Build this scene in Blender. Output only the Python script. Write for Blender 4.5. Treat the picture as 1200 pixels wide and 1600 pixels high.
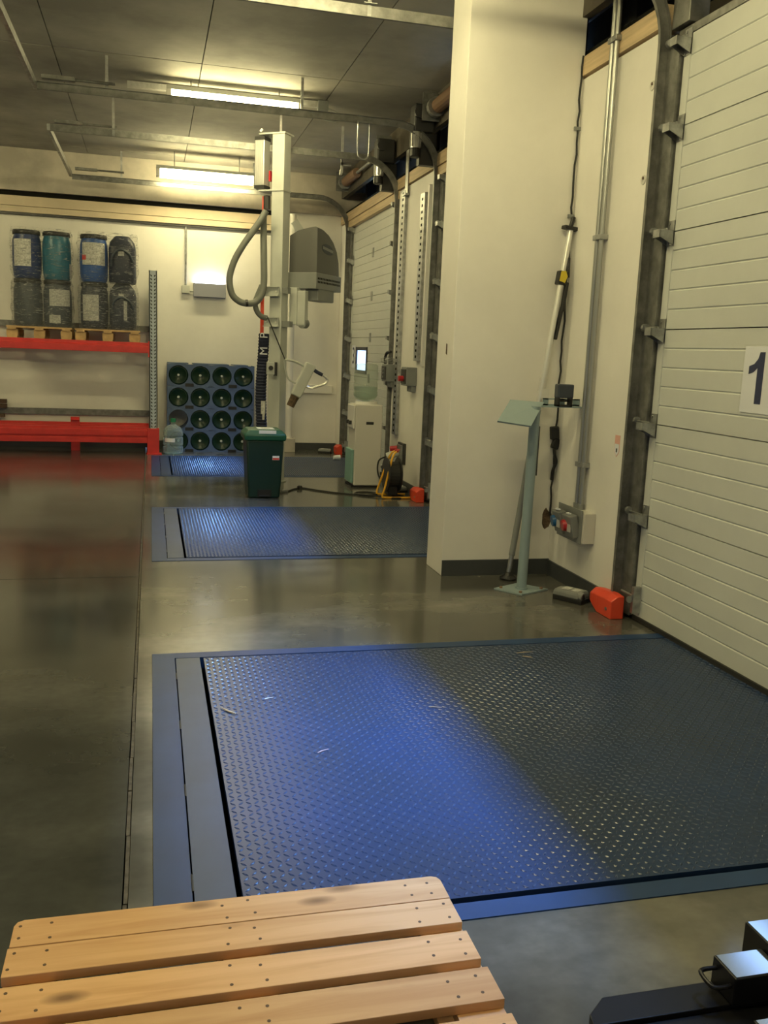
import bpy, bmesh, math, random
from mathutils import Vector, Matrix, noise
random.seed(7)
for o in list(bpy.data.objects): bpy.data.objects.remove(o)
SC = bpy.context.scene
COL = SC.collection
R = math.radians

# ------------------------------------------------------------------ camera
YAW, PITCH, ROLL, FPX, CAMH = 0.254466, 0.173583, 0.041264, 1419.16, 1.42
_f = Vector((math.sin(YAW)*math.cos(PITCH), math.cos(YAW)*math.cos(PITCH), -math.sin(PITCH)))
_r = Vector((math.cos(YAW), -math.sin(YAW), 0)); _u = _r.cross(_f)
_r2 = _r*math.cos(ROLL) + _u*math.sin(ROLL); _u2 = _u*math.cos(ROLL) - _r*math.sin(ROLL)
cam = bpy.data.objects.new('camera', bpy.data.cameras.new('camera')); COL.objects.link(cam)
cam.data.sensor_fit = 'VERTICAL'; cam.data.sensor_height = 24.0
cam.data.lens = FPX/1600.0*24.0; cam.data.clip_start = 0.05
_m = Matrix((( _r2.x, _u2.x, -_f.x, 0), (_r2.y, _u2.y, -_f.y, 0), (_r2.z, _u2.z, -_f.z, CAMH), (0, 0, 0, 1)))
cam.matrix_world = _m
SC.camera = cam

# ------------------------------------------------------------------ world, daylight, exposure
w = bpy.data.worlds.new('sky'); SC.world = w; w.use_nodes = True
w.node_tree.nodes['Background'].inputs[0].default_value = (0.42, 0.62, 1.0, 1)
w.node_tree.nodes['Background'].inputs[1].default_value = 0.7
TUBE_COLOR = (1.0, 0.865, 0.43); TUBE_STRENGTH = 54.0
ADDED_COLOR = (0.20, 0.46, 1.0); ADDED_POWER = 46.0; ADDED_SPREAD = 46.0  # colour, power and spread of the added hidden blue lamps
vs = SC.view_settings
vs.view_transform = 'Standard'; vs.look = 'None'; vs.gamma = 1.0; vs.use_curve_mapping = False
vs.exposure = 0.0

# ------------------------------------------------------------------ materials
def lin(v):
    v /= 255.0
    return v/12.92 if v <= 0.04045 else ((v+0.055)/1.055)**2.4
def S(r, g, b): return (lin(r), lin(g), lin(b))
def mat(name, col, rough=0.5, metal=0.0, var=0.0, vscale=6.0, bump=0.0, bscale=60.0, col2=None, stretch=None, rvar=0.0, emit=None, estr=0.0, spec=0.5):
    m = bpy.data.materials.new(name); m.use_nodes = True
    nt = m.node_tree; N = nt.nodes; L = nt.links; b = N['Principled BSDF']
    b.inputs['Base Color'].default_value = (*col, 1); b.inputs['Roughness'].default_value = rough
    b.inputs['Metallic'].default_value = metal; b.inputs['Specular IOR Level'].default_value = spec
    if emit:
        b.inputs['Emission Color'].default_value = (*emit, 1); b.inputs['Emission Strength'].default_value = estr
    if var or bump or rvar:
        g = N.new('ShaderNodeNewGeometry'); src = g.outputs['Position']
        if stretch:
            mp = N.new('ShaderNodeMapping'); mp.inputs['Scale'].default_value = stretch; L.new(src, mp.inputs[0]); src = mp.outputs[0]
        def nz(sc, det=5):
            n = N.new('ShaderNodeTexNoise'); n.inputs['Scale'].default_value = sc; n.inputs['Detail'].default_value = det
            n.inputs['Roughness'].default_value = 0.6; L.new(src, n.inputs['Vector']); return n
        if var:
            n = nz(vscale); mx = N.new('ShaderNodeMix'); mx.data_type = 'RGBA'
            c2 = col2 if col2 else tuple(c*(1-var) for c in col); c1 = col if col2 else tuple(min(1, c*(1+var*0.5)) for c in col)
            cr = N.new('ShaderNodeValToRGB'); cr.color_ramp.elements[0].position = 0.36; cr.color_ramp.elements[1].position = 0.66
            L.new(n.outputs['Fac'], cr.inputs[0]); L.new(cr.outputs[0], mx.inputs['Factor'])
            mx.inputs[6].default_value = (*c2, 1); mx.inputs[7].default_value = (*c1, 1); L.new(mx.outputs[2], b.inputs['Base Color'])
        if rvar:
            n = nz(vscale*1.7); mr = N.new('ShaderNodeMapRange'); mr.inputs[1].default_value = 0.3; mr.inputs[2].default_value = 0.7
            mr.inputs[3].default_value = max(0.03, rough-rvar); mr.inputs[4].default_value = rough+rvar
            L.new(n.outputs['Fac'], mr.inputs[0]); L.new(mr.outputs[0], b.inputs['Roughness'])
        if bump:
            n = nz(bscale, 3); bp = N.new('ShaderNodeBump'); bp.inputs['Strength'].default_value = bump; bp.inputs['Distance'].default_value = 0.01
            L.new(n.outputs['Fac'], bp.inputs['Height']); L.new(bp.outputs[0], b.inputs['Normal'])
    return m
M = {}
M['wall'] = mat('cream_wall_paint', (0.80, 0.78, 0.74), 0.55, var=0.06, vscale=1.5, bump=0.05, bscale=30)
M['ceiling'] = mat('ceiling_concrete', (0.40, 0.385, 0.345), 0.8, var=0.28, vscale=1.3, bump=0.12, bscale=14)
M['beam'] = mat('beam_concrete', (0.50, 0.46, 0.40), 0.8, var=0.25, vscale=2.0, bump=0.1, bscale=20)
M['baseboard'] = mat('charcoal_skirting', (0.055, 0.06, 0.065), 0.45)
M['pine'] = mat('pine_board', (0.62, 0.47, 0.29), 0.6, var=0.2, vscale=3, stretch=(14, 0.6, 14))
M['trimwood'] = mat('beige_trim', (0.60, 0.50, 0.36), 0.5, var=0.12, vscale=2)
M['dark'] = mat('dark_void', (0.012, 0.012, 0.011), 0.9, spec=0.1)
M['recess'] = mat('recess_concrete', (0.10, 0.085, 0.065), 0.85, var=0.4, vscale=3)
M['door'] = mat('door_panel_paint', (0.60, 0.62, 0.60), 0.42, var=0.05, vscale=2, bump=0.03, bscale=160)
M['galv'] = mat('galvanised_steel', (0.42, 0.43, 0.43), 0.38, 0.85, var=0.3, vscale=18, rvar=0.1)
M['conduit'] = mat('conduit_steel', (0.40, 0.41, 0.40), 0.32, 0.8)
M['galv_dull'] = mat('dull_zinc_steel', (0.23, 0.23, 0.22), 0.5, 0.6, var=0.3, vscale=14)
M['galv_light'] = mat('bright_zinc', (0.62, 0.62, 0.60), 0.35, 0.7, var=0.2, vscale=16)
M['steel_dark'] = mat('dark_steel', (0.06, 0.06, 0.06), 0.45, 0.6)
M['black'] = mat('black_plastic', (0.012, 0.012, 0.013), 0.45)
M['black_gloss'] = mat('black_enamel', (0.006, 0.006, 0.008), 0.35, spec=0.25)
M['sheen_top'] = mat('blue_sheen_top', (0.45, 0.53, 0.68), 0.14, 1.0)  # blue reflected light put into the colour of the black steel tops
M['rubber'] = mat('rubber', (0.02, 0.02, 0.02), 0.7)
M['red_rack'] = mat('red_rack_paint', (0.62, 0.035, 0.03), 0.38, var=0.12, vscale=8)
M['orange_red'] = mat('orange_red_plastic', (0.75, 0.07, 0.03), 0.4)
M['lgrey'] = mat('light_grey_paint', (0.50, 0.52, 0.49), 0.45, var=0.06, vscale=4)
M['mgrey'] = mat('mid_grey_plastic', (0.22, 0.23, 0.225), 0.42, var=0.06)
M['hood'] = mat('dark_grey_hood', (0.105, 0.105, 0.10), 0.33)
M['hose'] = mat('grey_hose', (0.17, 0.18, 0.165), 0.5)
M['alu'] = mat('ribbed_aluminium', (0.72, 0.72, 0.70), 0.3, 0.6)
M['rackblue'] = mat('blue_crate_plastic', (0.075, 0.12, 0.23), 0.5, var=0.12, vscale=7)
M['greybluesteel'] = mat('grey_blue_upright', (0.42, 0.48, 0.56), 0.4, 0.0)
M['navy'] = mat('navy_drum', (0.022, 0.045, 0.16), 0.35)
M['navy_dark'] = mat('dark_navy_keg', (0.018, 0.024, 0.05), 0.4)
M['royal'] = mat('royal_blue_drum', (0.03, 0.10, 0.36), 0.35)
M['teal'] = mat('teal_drum', (0.02, 0.15, 0.24), 0.35)
M['slate'] = mat('slate_blue_drum', (0.045, 0.058, 0.08), 0.4)
M['paper'] = mat('white_paper', (0.80, 0.82, 0.88), 0.6)
M['paper_grey'] = mat('printed_label', (0.62, 0.62, 0.60), 0.6, var=0.35, vscale=60)
M['redink'] = mat('red_print', (0.65, 0.06, 0.05), 0.5)
M['pinkink'] = mat('faded_red_print', (0.72, 0.40, 0.34), 0.6)
M['navyink'] = mat('navy_print', (0.010, 0.020, 0.085), 0.5)
M['sleevefabric'] = mat('navy_fabric', (0.02, 0.025, 0.055), 0.8)
M['binbody'] = mat('dark_green_plastic', (0.003, 0.027, 0.022), 0.42)
M['binlid'] = mat('green_lid', (0.010, 0.095, 0.055), 0.4)
M['white'] = mat('white_plastic', (0.70, 0.69, 0.66), 0.4)
M['white_warm'] = mat('offwhite_appliance', (0.60, 0.58, 0.53), 0.4)
M['aqua'] = mat('aqua_plastic', (0.20, 0.36, 0.32), 0.4)
M['stand'] = mat('pale_blue_grey_paint', (0.27, 0.35, 0.38), 0.45, var=0.05)
M['stampblue'] = mat('dark_slate_plastic', (0.04, 0.05, 0.07), 0.4)
M['yellow'] = mat('yellow_paint', (0.82, 0.43, 0.03), 0.4)
M['yellowp'] = mat('yellow_plastic', (0.62, 0.48, 0.03), 0.45)
M['blueplug'] = mat('blue_socket_lid', (0.01, 0.10, 0.26), 0.35)
M['redplug'] = mat('red_socket_lid', (0.48, 0.02, 0.03), 0.35)
M['hole'] = mat('bare_brick', (0.13, 0.085, 0.05), 0.9, var=0.5, vscale=40, bump=0.5, bscale=80)
M['cardboard'] = mat('brown_wood', (0.10, 0.06, 0.04), 0.7)
M['straw'] = mat('straw', (0.62, 0.48, 0.30), 0.7)
M['epal'] = mat('pallet_wood_far', (0.55, 0.36, 0.17), 0.7, var=0.25, vscale=8)
M['brownspring'] = mat('rusty_spring', (0.25, 0.15, 0.09), 0.6)

def plate_mat():
    m = mat('blue_deck_paint', (0.028, 0.085, 0.27), 0.33, spec=0.3)
    nt = m.node_tree; N = nt.nodes; L = nt.links; b = N['Principled BSDF']
    g = N.new('ShaderNodeNewGeometry')
    n = N.new('ShaderNodeTexNoise'); n.inputs['Scale'].default_value = 2.2; n.inputs['Detail'].default_value = 6; L.new(g.outputs['Position'], n.inputs['Vector'])
    cr = N.new('ShaderNodeValToRGB'); e = cr.color_ramp.elements; e[0].position = 0.33; e[0].color = (0.019, 0.034, 0.072, 1); e[1].position = 0.70; e[1].color = (0.014, 0.036, 0.102, 1)
    L.new(n.outputs['Fac'], cr.inputs[0])
    # fine scuffs that have worn the paint pale
    mp = N.new('ShaderNodeMapping'); mp.inputs['Scale'].default_value = (4, 26, 1); mp.inputs['Rotation'].default_value = (0, 0, 0.5); L.new(g.outputs['Position'], mp.inputs[0])
    n2 = N.new('ShaderNodeTexNoise'); n2.inputs['Scale'].default_value = 3.0; n2.inputs['Detail'].default_value = 8; n2.inputs['Roughness'].default_value = 0.75; L.new(mp.outputs[0], n2.inputs['Vector'])
    c2 = N.new('ShaderNodeValToRGB'); c2.color_ramp.elements[0].position = 0.60; c2.color_ramp.elements[1].position = 0.90; c2.color_ramp.elements[1].color = (0.3, 0.3, 0.3, 1)
    L.new(n2.outputs['Fac'], c2.inputs[0])
    mx = N.new('ShaderNodeMix'); mx.data_type = 'RGBA'; L.new(c2.outputs[0], mx.inputs['Factor']); L.new(cr.outputs[0], mx.inputs[6]); mx.inputs[7].default_value = (0.10, 0.14, 0.22, 1)
    L.new(mx.outputs[2], b.inputs['Base Color'])
    return m
M['plate'] = plate_mat()
M['plate_smooth'] = mat('blue_frame_paint', (0.016, 0.045, 0.125), 0.45, var=0.15, vscale=3, spec=0.3)
M['tread'] = mat('worn_highlit_tread', (0.040, 0.062, 0.125), 0.24)  # worn bumps, made paler also to stand in for bright highlights
M['plate_lip'] = mat('grey_blue_lip_paint', (0.023, 0.046, 0.098), 0.45, var=0.18, vscale=3)

def floor_mat(name, c1, c2, c3):
    m = mat(name, c1, 0.15, rvar=0.03, vscale=0.5)
    nt = m.node_tree; N = nt.nodes; L = nt.links; b = N['Principled BSDF']
    g = N.new('ShaderNodeNewGeometry')
    mp = N.new('ShaderNodeMapping'); mp.inputs['Scale'].default_value = (0.7, 1.2, 1); L.new(g.outputs['Position'], mp.inputs[0])
    n = N.new('ShaderNodeTexNoise'); n.inputs['Scale'].default_value = 1.5; n.inputs['Detail'].default_value = 6; n.inputs['Roughness'].default_value = 0.58; L.new(mp.outputs[0], n.inputs['Vector'])
    cr = N.new('ShaderNodeValToRGB'); e = cr.color_ramp.elements
    e[0].position = 0.30; e[0].color = (*c2, 1); e[1].position = 0.72; e[1].color = (*c3, 1); x = e.new(0.5); x.color = (*c1, 1)
    L.new(n.outputs['Fac'], cr.inputs[0])
    n3 = N.new('ShaderNodeTexNoise'); n3.inputs['Scale'].default_value = 24; n3.inputs['Detail'].default_value = 3; L.new(g.outputs['Position'], n3.inputs['Vector'])
    mu = N.new('ShaderNodeMapRange'); mu.inputs[1].default_value = 0.3; mu.inputs[2].default_value = 0.7; mu.inputs[3].default_value = 0.92; mu.inputs[4].default_value = 1.07; L.new(n3.outputs['Fac'], mu.inputs[0])
    vm = N.new('ShaderNodeVectorMath'); vm.operation = 'SCALE'; L.new(cr.outputs[0], vm.inputs[0]); L.new(mu.outputs[0], vm.inputs['Scale'])
    # thin pale scratches
    mp2 = N.new('ShaderNodeMapping'); mp2.inputs['Scale'].default_value = (1.2, 30, 1); mp2.inputs['Rotation'].default_value = (0, 0, 0.12); L.new(g.outputs['Position'], mp2.inputs[0])
    n4 = N.new('ShaderNodeTexNoise'); n4.inputs['Scale'].default_value = 2.0; n4.inputs['Detail'].default_value = 5; L.new(mp2.outputs[0], n4.inputs['Vector'])
    c4 = N.new('ShaderNodeValToRGB'); c4.color_ramp.elements[0].position = 0.70; c4.color_ramp.elements[1].position = 0.80; c4.color_ramp.elements[1].color = (0.25, 0.25, 0.25, 1); L.new(n4.outputs['Fac'], c4.inputs[0])
    mx = N.new('ShaderNodeMix'); mx.data_type = 'RGBA'; L.new(c4.outputs[0], mx.inputs['Factor']); L.new(vm.outputs[0], mx.inputs[6]); mx.inputs[7].default_value = (0.30, 0.30, 0.28, 1)
    L.new(mx.outputs[2], b.inputs['Base Color'])
    return m
M['floor_dark'] = floor_mat('dark_polished_concrete', (0.056, 0.060, 0.060), (0.034, 0.036, 0.036), (0.088, 0.092, 0.092))
M['floor_light'] = floor_mat('light_polished_concrete', (0.090, 0.089, 0.080), (0.050, 0.050, 0.045), (0.185, 0.178, 0.155))  # palest patches also carry the bright tan of reflected light

def wood_mat(name, c1, c2):
    m = mat(name, c1, 0.55)
    nt = m.node_tree; N = nt.nodes; L = nt.links; b = N['Principled BSDF']
    tc = N.new('ShaderNodeTexCoord'); oi = N.new('ShaderNodeObjectInfo')
    ad = N.new('ShaderNodeVectorMath'); ad.operation = 'ADD'
    sc = N.new('ShaderNodeVectorMath'); sc.operation = 'SCALE'; sc.inputs[0].default_value = (7.3, 4.1, 2.2); L.new(oi.outputs['Random'], sc.inputs['Scale'])
    L.new(tc.outputs['Object'], ad.inputs[0]); L.new(sc.outputs[0], ad.inputs[1])
    mp = N.new('ShaderNodeMapping'); mp.inputs['Scale'].default_value = (1.6, 22, 22); L.new(ad.outputs[0], mp.inputs[0])
    n = N.new('ShaderNodeTexNoise'); n.inputs['Scale'].default_value = 1.3; n.inputs['Detail'].default_value = 6; n.inputs['Distortion'].default_value = 0.7; L.new(mp.outputs[0], n.inputs['Vector'])
    cr = N.new('ShaderNodeValToRGB'); e = cr.color_ramp.elements; e[0].position = 0.3; e[0].color = (*c2, 1); e[1].position = 0.6; e[1].color = (*c1, 1); L.new(n.outputs['Fac'], cr.inputs[0])
    # knots
    mpv = N.new('ShaderNodeMapping'); mpv.inputs['Scale'].default_value = (4.2, 10.5, 1); L.new(ad.outputs[0], mpv.inputs[0])
    v = N.new('ShaderNodeTexVoronoi'); v.inputs['Scale'].default_value = 1.0; L.new(mpv.outputs[0], v.inputs['Vector'])
    k = N.new('ShaderNodeMapRange'); k.inputs[1].default_value = 0.05; k.inputs[2].default_value = 0.22; k.inputs[3].default_value = 0.85; k.inputs[4].default_value = 0.0; L.new(v.outputs['Distance'], k.inputs[0])
    mx = N.new('ShaderNodeMix'); mx.data_type = 'RGBA'; L.new(k.outputs[0], mx.inputs['Factor']); L.new(cr.outputs[0], mx.inputs[6]); mx.inputs[7].default_value = (0.12, 0.05, 0.022, 1)
    hs = N.new('ShaderNodeHueSaturation'); mr = N.new('ShaderNodeMapRange'); mr.inputs[3].default_value = 0.88; mr.inputs[4].default_value = 1.1; L.new(oi.outputs['Random'], mr.inputs[0]); L.new(mr.outputs[0], hs.inputs['Value'])
    L.new(mx.outputs[2], hs.inputs['Color']); L.new(hs.outputs[0], b.inputs['Base Color'])
    bp = N.new('ShaderNodeBump'); bp.inputs['Strength'].default_value = 0.08; L.new(n.outputs['Fac'], bp.inputs['Height']); L.new(bp.outputs[0], b.inputs['Normal'])
    return m
M['palletwood'] = wood_mat('raw_pallet_wood', (0.66, 0.405, 0.215), (0.53, 0.29, 0.135))

def glass_mat(name, tint, transp, rough=0.08, gl=(1, 1, 1), bump=0.0):
    m = bpy.data.materials.new(name); m.use_nodes = True; nt = m.node_tree; N = nt.nodes; L = nt.links
    for n in list(N): N.remove(n)
    out = N.new('ShaderNodeOutputMaterial'); t = N.new('ShaderNodeBsdfTransparent'); t.inputs[0].default_value = (*tint, 1)
    p = N.new('ShaderNodeBsdfPrincipled'); p.inputs['Base Color'].default_value = (*gl, 1); p.inputs['Roughness'].default_value = rough
    lw = N.new('ShaderNodeLayerWeight'); lw.inputs[0].default_value = 0.35
    mr = N.new('ShaderNodeMapRange'); mr.inputs[3].default_value = 1-transp; mr.inputs[4].default_value = min(1, (1-transp)*3.0); L.new(lw.outputs['Facing'], mr.inputs[0])
    mx = N.new('ShaderNodeMixShader'); L.new(mr.outputs[0], mx.inputs[0]); L.new(t.outputs[0], mx.inputs[1]); L.new(p.outputs[0], mx.inputs[2]); L.new(mx.outputs[0], out.inputs[0])
    if bump:
        g = N.new('ShaderNodeNewGeometry'); n = N.new('ShaderNodeTexNoise'); n.inputs['Scale'].default_value = 26; n.inputs['Detail'].default_value = 5; n.inputs['Distortion'].default_value = 1.2
        mp = N.new('ShaderNodeMapping'); mp.inputs['Scale'].default_value = (0.8, 0.8, 1.5); L.new(g.outputs['Position'], mp.inputs[0]); L.new(mp.outputs[0], n.inputs['Vector'])
        bp = N.new('ShaderNodeBump'); bp.inputs['Strength'].default_value = bump; bp.inputs['Distance'].default_value = 0.03; L.new(n.outputs['Fac'], bp.inputs['Height']); L.new(bp.outputs[0], p.inputs['Normal'])
    return m
def film_mat():
    m = bpy.data.materials.new('stretch_film'); m.use_nodes = True; nt = m.node_tree; N = nt.nodes; L = nt.links
    for n in list(N): N.remove(n)
    out = N.new('ShaderNodeOutputMaterial'); t = N.new('ShaderNodeBsdfTransparent'); t.inputs[0].default_value = (0.97, 0.97, 0.97, 1)
    p = N.new('ShaderNodeBsdfPrincipled'); p.inputs['Base Color'].default_value = (0.62, 0.64, 0.66, 1); p.inputs['Roughness'].default_value = 0.18
    g = N.new('ShaderNodeNewGeometry'); mp = N.new('ShaderNodeMapping'); mp.inputs['Scale'].default_value = (0.45, 0.45, 2.4); mp.inputs['Rotation'].default_value = (0, 0.35, 0); L.new(g.outputs['Position'], mp.inputs[0])
    n = N.new('ShaderNodeTexNoise'); n.inputs['Scale'].default_value = 15; n.inputs['Detail'].default_value = 7; n.inputs['Roughness'].default_value = 0.65; n.inputs['Distortion'].default_value = 2.0; L.new(mp.outputs[0], n.inputs['Vector'])
    bp = N.new('ShaderNodeBump'); bp.inputs['Strength'].default_value = 1.0; bp.inputs['Distance'].default_value = 0.08; L.new(n.outputs['Fac'], bp.inputs['Height']); L.new(bp.outputs[0], p.inputs['Normal'])
    # more layers of film low down, where the wrap was started
    tc = N.new('ShaderNodeTexCoord'); sp = N.new('ShaderNodeSeparateXYZ'); L.new(tc.outputs['Object'], sp.inputs[0])
    ly = N.new('ShaderNodeMapRange'); ly.inputs[1].default_value = 0.72; ly.inputs[2].default_value = 0.45; ly.inputs[3].default_value = 0.0; ly.inputs[4].default_value = 0.12; L.new(sp.outputs['Z'], ly.inputs[0])
    cr = N.new('ShaderNodeMapRange'); cr.inputs[1].default_value = 0.53; cr.inputs[2].default_value = 0.66; cr.inputs[3].default_value = 0.05; cr.inputs[4].default_value = 0.62; L.new(n.outputs['Fac'], cr.inputs[0])
    ad = N.new('ShaderNodeMath'); ad.operation = 'ADD'; L.new(cr.outputs[0], ad.inputs[0]); L.new(ly.outputs[0], ad.inputs[1])
    mx = N.new('ShaderNodeMixShader'); L.new(ad.outputs[0], mx.inputs[0]); L.new(t.outputs[0], mx.inputs[1]); L.new(p.outputs[0], mx.inputs[2]); L.new(mx.outputs[0], out.inputs[0])
    return m
M['film'] = film_mat()
M['clear'] = glass_mat('clear_bottle_plastic', (0.72, 0.86, 0.86), 0.84, 0.06, (0.75, 0.85, 0.85))
M['clear_green'] = glass_mat('greenish_bottle_plastic', (0.90, 0.93, 0.90), 0.86, 0.08, (0.50, 0.56, 0.50))
M['greenbottle'] = mat('dark_green_bottle', (0.008, 0.030, 0.017), 0.28, spec=0.3)
M['sleeve_clear'] = glass_mat('clear_pocket', (0.99, 0.99, 0.99), 0.985, 0.08, (0.6, 0.6, 0.6))
M['tube'] = mat('fluorescent_tube', (1, 1, 1), 0.5, emit=TUBE_COLOR, estr=TUBE_STRENGTH)
M['pane'] = mat('daylight_pane', (0.3, 0.4, 0.6), 0.2, emit=(0.50, 0.70, 1.0), estr=2.6)
M['uplight'] = mat('uplight_lens', (1, 1, 1), 0.4, emit=(0.85, 0.93, 1.0), estr=14.0)
M['dot'] = mat('pale_dot', (0.62, 0.66, 0.66), 0.4)

# ------------------------------------------------------------------ mesh helpers
class MB:
    def __init__(s, off=(0, 0, 0)): s.v = []; s.f = []; s.o = Vector(off)
    def add(s, vs_, fs_):
        n = len(s.v); s.v += [Vector(p)-s.o for p in vs_]; s.f += [tuple(i+n for i in f) for f in fs_]; return s
    def box(s, x0, x1, y0, y1, z0, z1):
        return s.add([(x0, y0, z0), (x1, y0, z0), (x1, y1, z0), (x0, y1, z0), (x0, y0, z1), (x1, y0, z1), (x1, y1, z1), (x0, y1, z1)],
                     [(0, 3, 2, 1), (4, 5, 6, 7), (0, 1, 5, 4), (1, 2, 6, 5), (2, 3, 7, 6), (3, 0, 4, 7)])
    def obox(s, c, size, ax, ay):           # oriented box: centre, sizes, x axis, y axis
        c = Vector(c); ax = Vector(ax).normalized(); ay = Vector(ay).normalized(); az = ax.cross(ay).normalized(); ay = az.cross(ax)
        h = [d/2 for d in size]; vs_ = []
        for sz in (-1, 1):
            for sx, sy in ((-1, -1), (1, -1), (1, 1), (-1, 1)): vs_.append(c+ax*h[0]*sx+ay*h[1]*sy+az*h[2]*sz)
        return s.add(vs_, [(0, 3, 2, 1), (4, 5, 6, 7), (0, 1, 5, 4), (1, 2, 6, 5), (2, 3, 7, 6), (3, 0, 4, 7)])
    def bar(s, p0, p1, wdt, hgt, up=(0, 0, 1)):
        p0 = Vector(p0); p1 = Vector(p1); d = (p1-p0)
        u = Vector(up)
        if abs(d.normalized().dot(u)) > 0.98: u = Vector((0, 1, 0))
        side = d.cross(u).normalized()
        return s.obox((p0+p1)/2, (d.length, wdt, hgt), d, -side)
    def cyl(s, p0, p1, r, seg=12, r2=None, cap=True):
        p0 = Vector(p0); p1 = Vector(p1); d = (p1-p0).normalized(); r2 = r if r2 is None else r2
        a = d.orthogonal().normalized(); b = d.cross(a); vs_ = []
        for k in range(seg):
            t = 2*math.pi*k/seg; q = a*math.cos(t)+b*math.sin(t); vs_ += [p0+q*r, p1+q*r2]
        fs_ = [(2*k, 2*((k+1) % seg), 2*((k+1) % seg)+1, 2*k+1) for k in range(seg)]
        if cap: fs_ += [tuple(2*k for k in range(seg))[::-1], tuple(2*k+1 for k in range(seg))]
        return s.add(vs_, fs_)
    def tube(s, pts, r, seg=8, cap=True):
        P = [Vector(p) for p in pts]; rings = []; a = None
        for i, p in enumerate(P):
            d = (P[min(i+1, len(P)-1)]-P[max(i-1, 0)]).normalized()
            if a is None: a = d.orthogonal().normalized()
            a = (a-d*a.dot(d)); a = a.normalized() if a.length > 1e-5 else d.orthogonal().normalized(); b = d.cross(a)
            rr = r[i] if isinstance(r, (list, tuple)) else r
            rings.append([p+(a*math.cos(2*math.pi*k/seg)+b*math.sin(2*math.pi*k/seg))*rr for k in range(seg)])
        return s.loft(rings, True, cap)
    def loft(s, rings, closed=True, cap=True):
        n = len(rings[0]); vs_ = [p for r_ in rings for p in r_]; fs_ = []
        for i in range(len(rings)-1):
            for k in range(n if closed else n-1):
                k2 = (k+1) % n; fs_.append((i*n+k, i*n+k2, (i+1)*n+k2, (i+1)*n+k))
        if cap and closed: fs_ += [tuple(range(n))[::-1], tuple((len(rings)-1)*n+k for k in range(n))]
        return s.add(vs_, fs_)
    def lathe(s, prof, c=(0, 0, 0), axis='z', seg=20):   # prof: (r, h)
        c = Vector(c); rings = []
        for r_, h in prof:
            ring = []
            for k in range(seg):
                t = 2*math.pi*k/seg; x, y = r_*math.cos(t), r_*math.sin(t)
                ring.append(c+(Vector((x, y, h)) if axis == 'z' else Vector((x, h, y)) if axis == 'y' else Vector((h, x, y))))
            rings.append(ring)
        return s.loft(rings)
    def prism(s, poly, plane, d0, d1):      # poly in 2D, extruded; plane 'xz','xy','yz'
        def mk(p, d): return (p[0], d, p[1]) if plane == 'xz' else (p[0], p[1], d) if plane == 'xy' else (d, p[0], p[1])
        n = len(poly); vs_ = [mk(p, d0) for p in poly]+[mk(p, d1) for p in poly]
        return s.add(vs_, [tuple(range(n)), tuple(range(2*n-1, n-1, -1))]+[(k, k+n, (k+1) % n+n, (k+1) % n) for k in range(n)])
    def mesh(s, name):
        me = bpy.data.meshes.new(name); me.from_pydata([tuple(p) for p in s.v], [], s.f)
        bm = bmesh.new(); bm.from_mesh(me); bmesh.ops.recalc_face_normals(bm, faces=bm.faces); bm.to_mesh(me); bm.free()
        return me
    def build(s, name, m, parent=None, smooth=False, bevel=0.0, loc=None, kind=None, label=None):
        me = s.mesh(name); me.materials.append(M[m] if isinstance(m, str) else m)
        if smooth:
            me.shade_smooth() if hasattr(me, 'shade_smooth') else None
            try: me.set_sharp_from_angle(angle=R(40))
            except Exception: pass
        o = bpy.data.objects.new(name, me); COL.objects.link(o)
        if parent: o.parent = parent
        if loc is not None: o.location = loc
        if bevel:
            b = o.modifiers.new('bevel', 'BEVEL'); b.width = bevel; b.segments = 2; b.limit_method = 'ANGLE'
        if kind: o['kind'] = kind
        if label: o['label'] = label
        return o
def tag(o, label, cat, group=None):
    o['label'] = label; o['category'] = cat
    if group: o['group'] = group
    return o
def thing(name, label, cat, loc=(0, 0, 0), rz=0.0, group=None):
    o = bpy.data.objects.new(name, None); COL.objects.link(o); o.empty_display_size = 0.1
    o.location = loc; o.rotation_euler = (0, 0, rz); return tag(o, label, cat, group)
def struct(name, m, mb, **k):
    o = mb.build(name, m, **k); o['kind'] = 'structure'; return o
def sempty(name, loc=(0, 0, 0)):
    o = bpy.data.objects.new(name, None); COL.objects.link(o); o.location = loc; o['kind'] = 'structure'; return o
def spline(pts, n=8):
    P = [Vector(p) for p in pts]; out = []
    for i in range(len(P)-1):
        a, b, c, d = P[max(i-1, 0)], P[i], P[i+1], P[min(i+2, len(P)-1)]
        for k in range(n):
            t = k/n; out.append(0.5*((2*b)+(c-a)*t+(2*a-5*b+4*c-d)*t*t+(3*b-a-3*c+d)*t**3))
    return out+[P[-1]]
def text_mesh(name, body, size, m, parent, mtx, depth=0.001):
    cu = bpy.data.curves.new(name, 'FONT'); cu.body = body; cu.size = size; cu.extrude = depth; cu.align_x = 'CENTER'; cu.align_y = 'CENTER'
    t = bpy.data.objects.new(name+'_tmp', cu); COL.objects.link(t); bpy.context.view_layer.update()
    me = bpy.data.meshes.new_from_object(t.evaluated_get(bpy.context.evaluated_depsgraph_get())); bpy.data.objects.remove(t)
    me.name = name; me.materials.clear(); me.materials.append(M[m]); me.transform(mtx)
    o = bpy.data.objects.new(name, me); COL.objects.link(o); o.parent = parent; return o

# ================================================================== SETTING
WX, DX = 2.58, 2.63            # wall face, door face
BY = 12.9                      # back wall
CZ = 3.77                      # ceiling
LX, RY = -7.0, -2.0            # left wall, rear wall
PITS = [(1.975, 4.155), (6.035, 8.105), (10.06, 11.96)]
JX = -0.07

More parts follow.
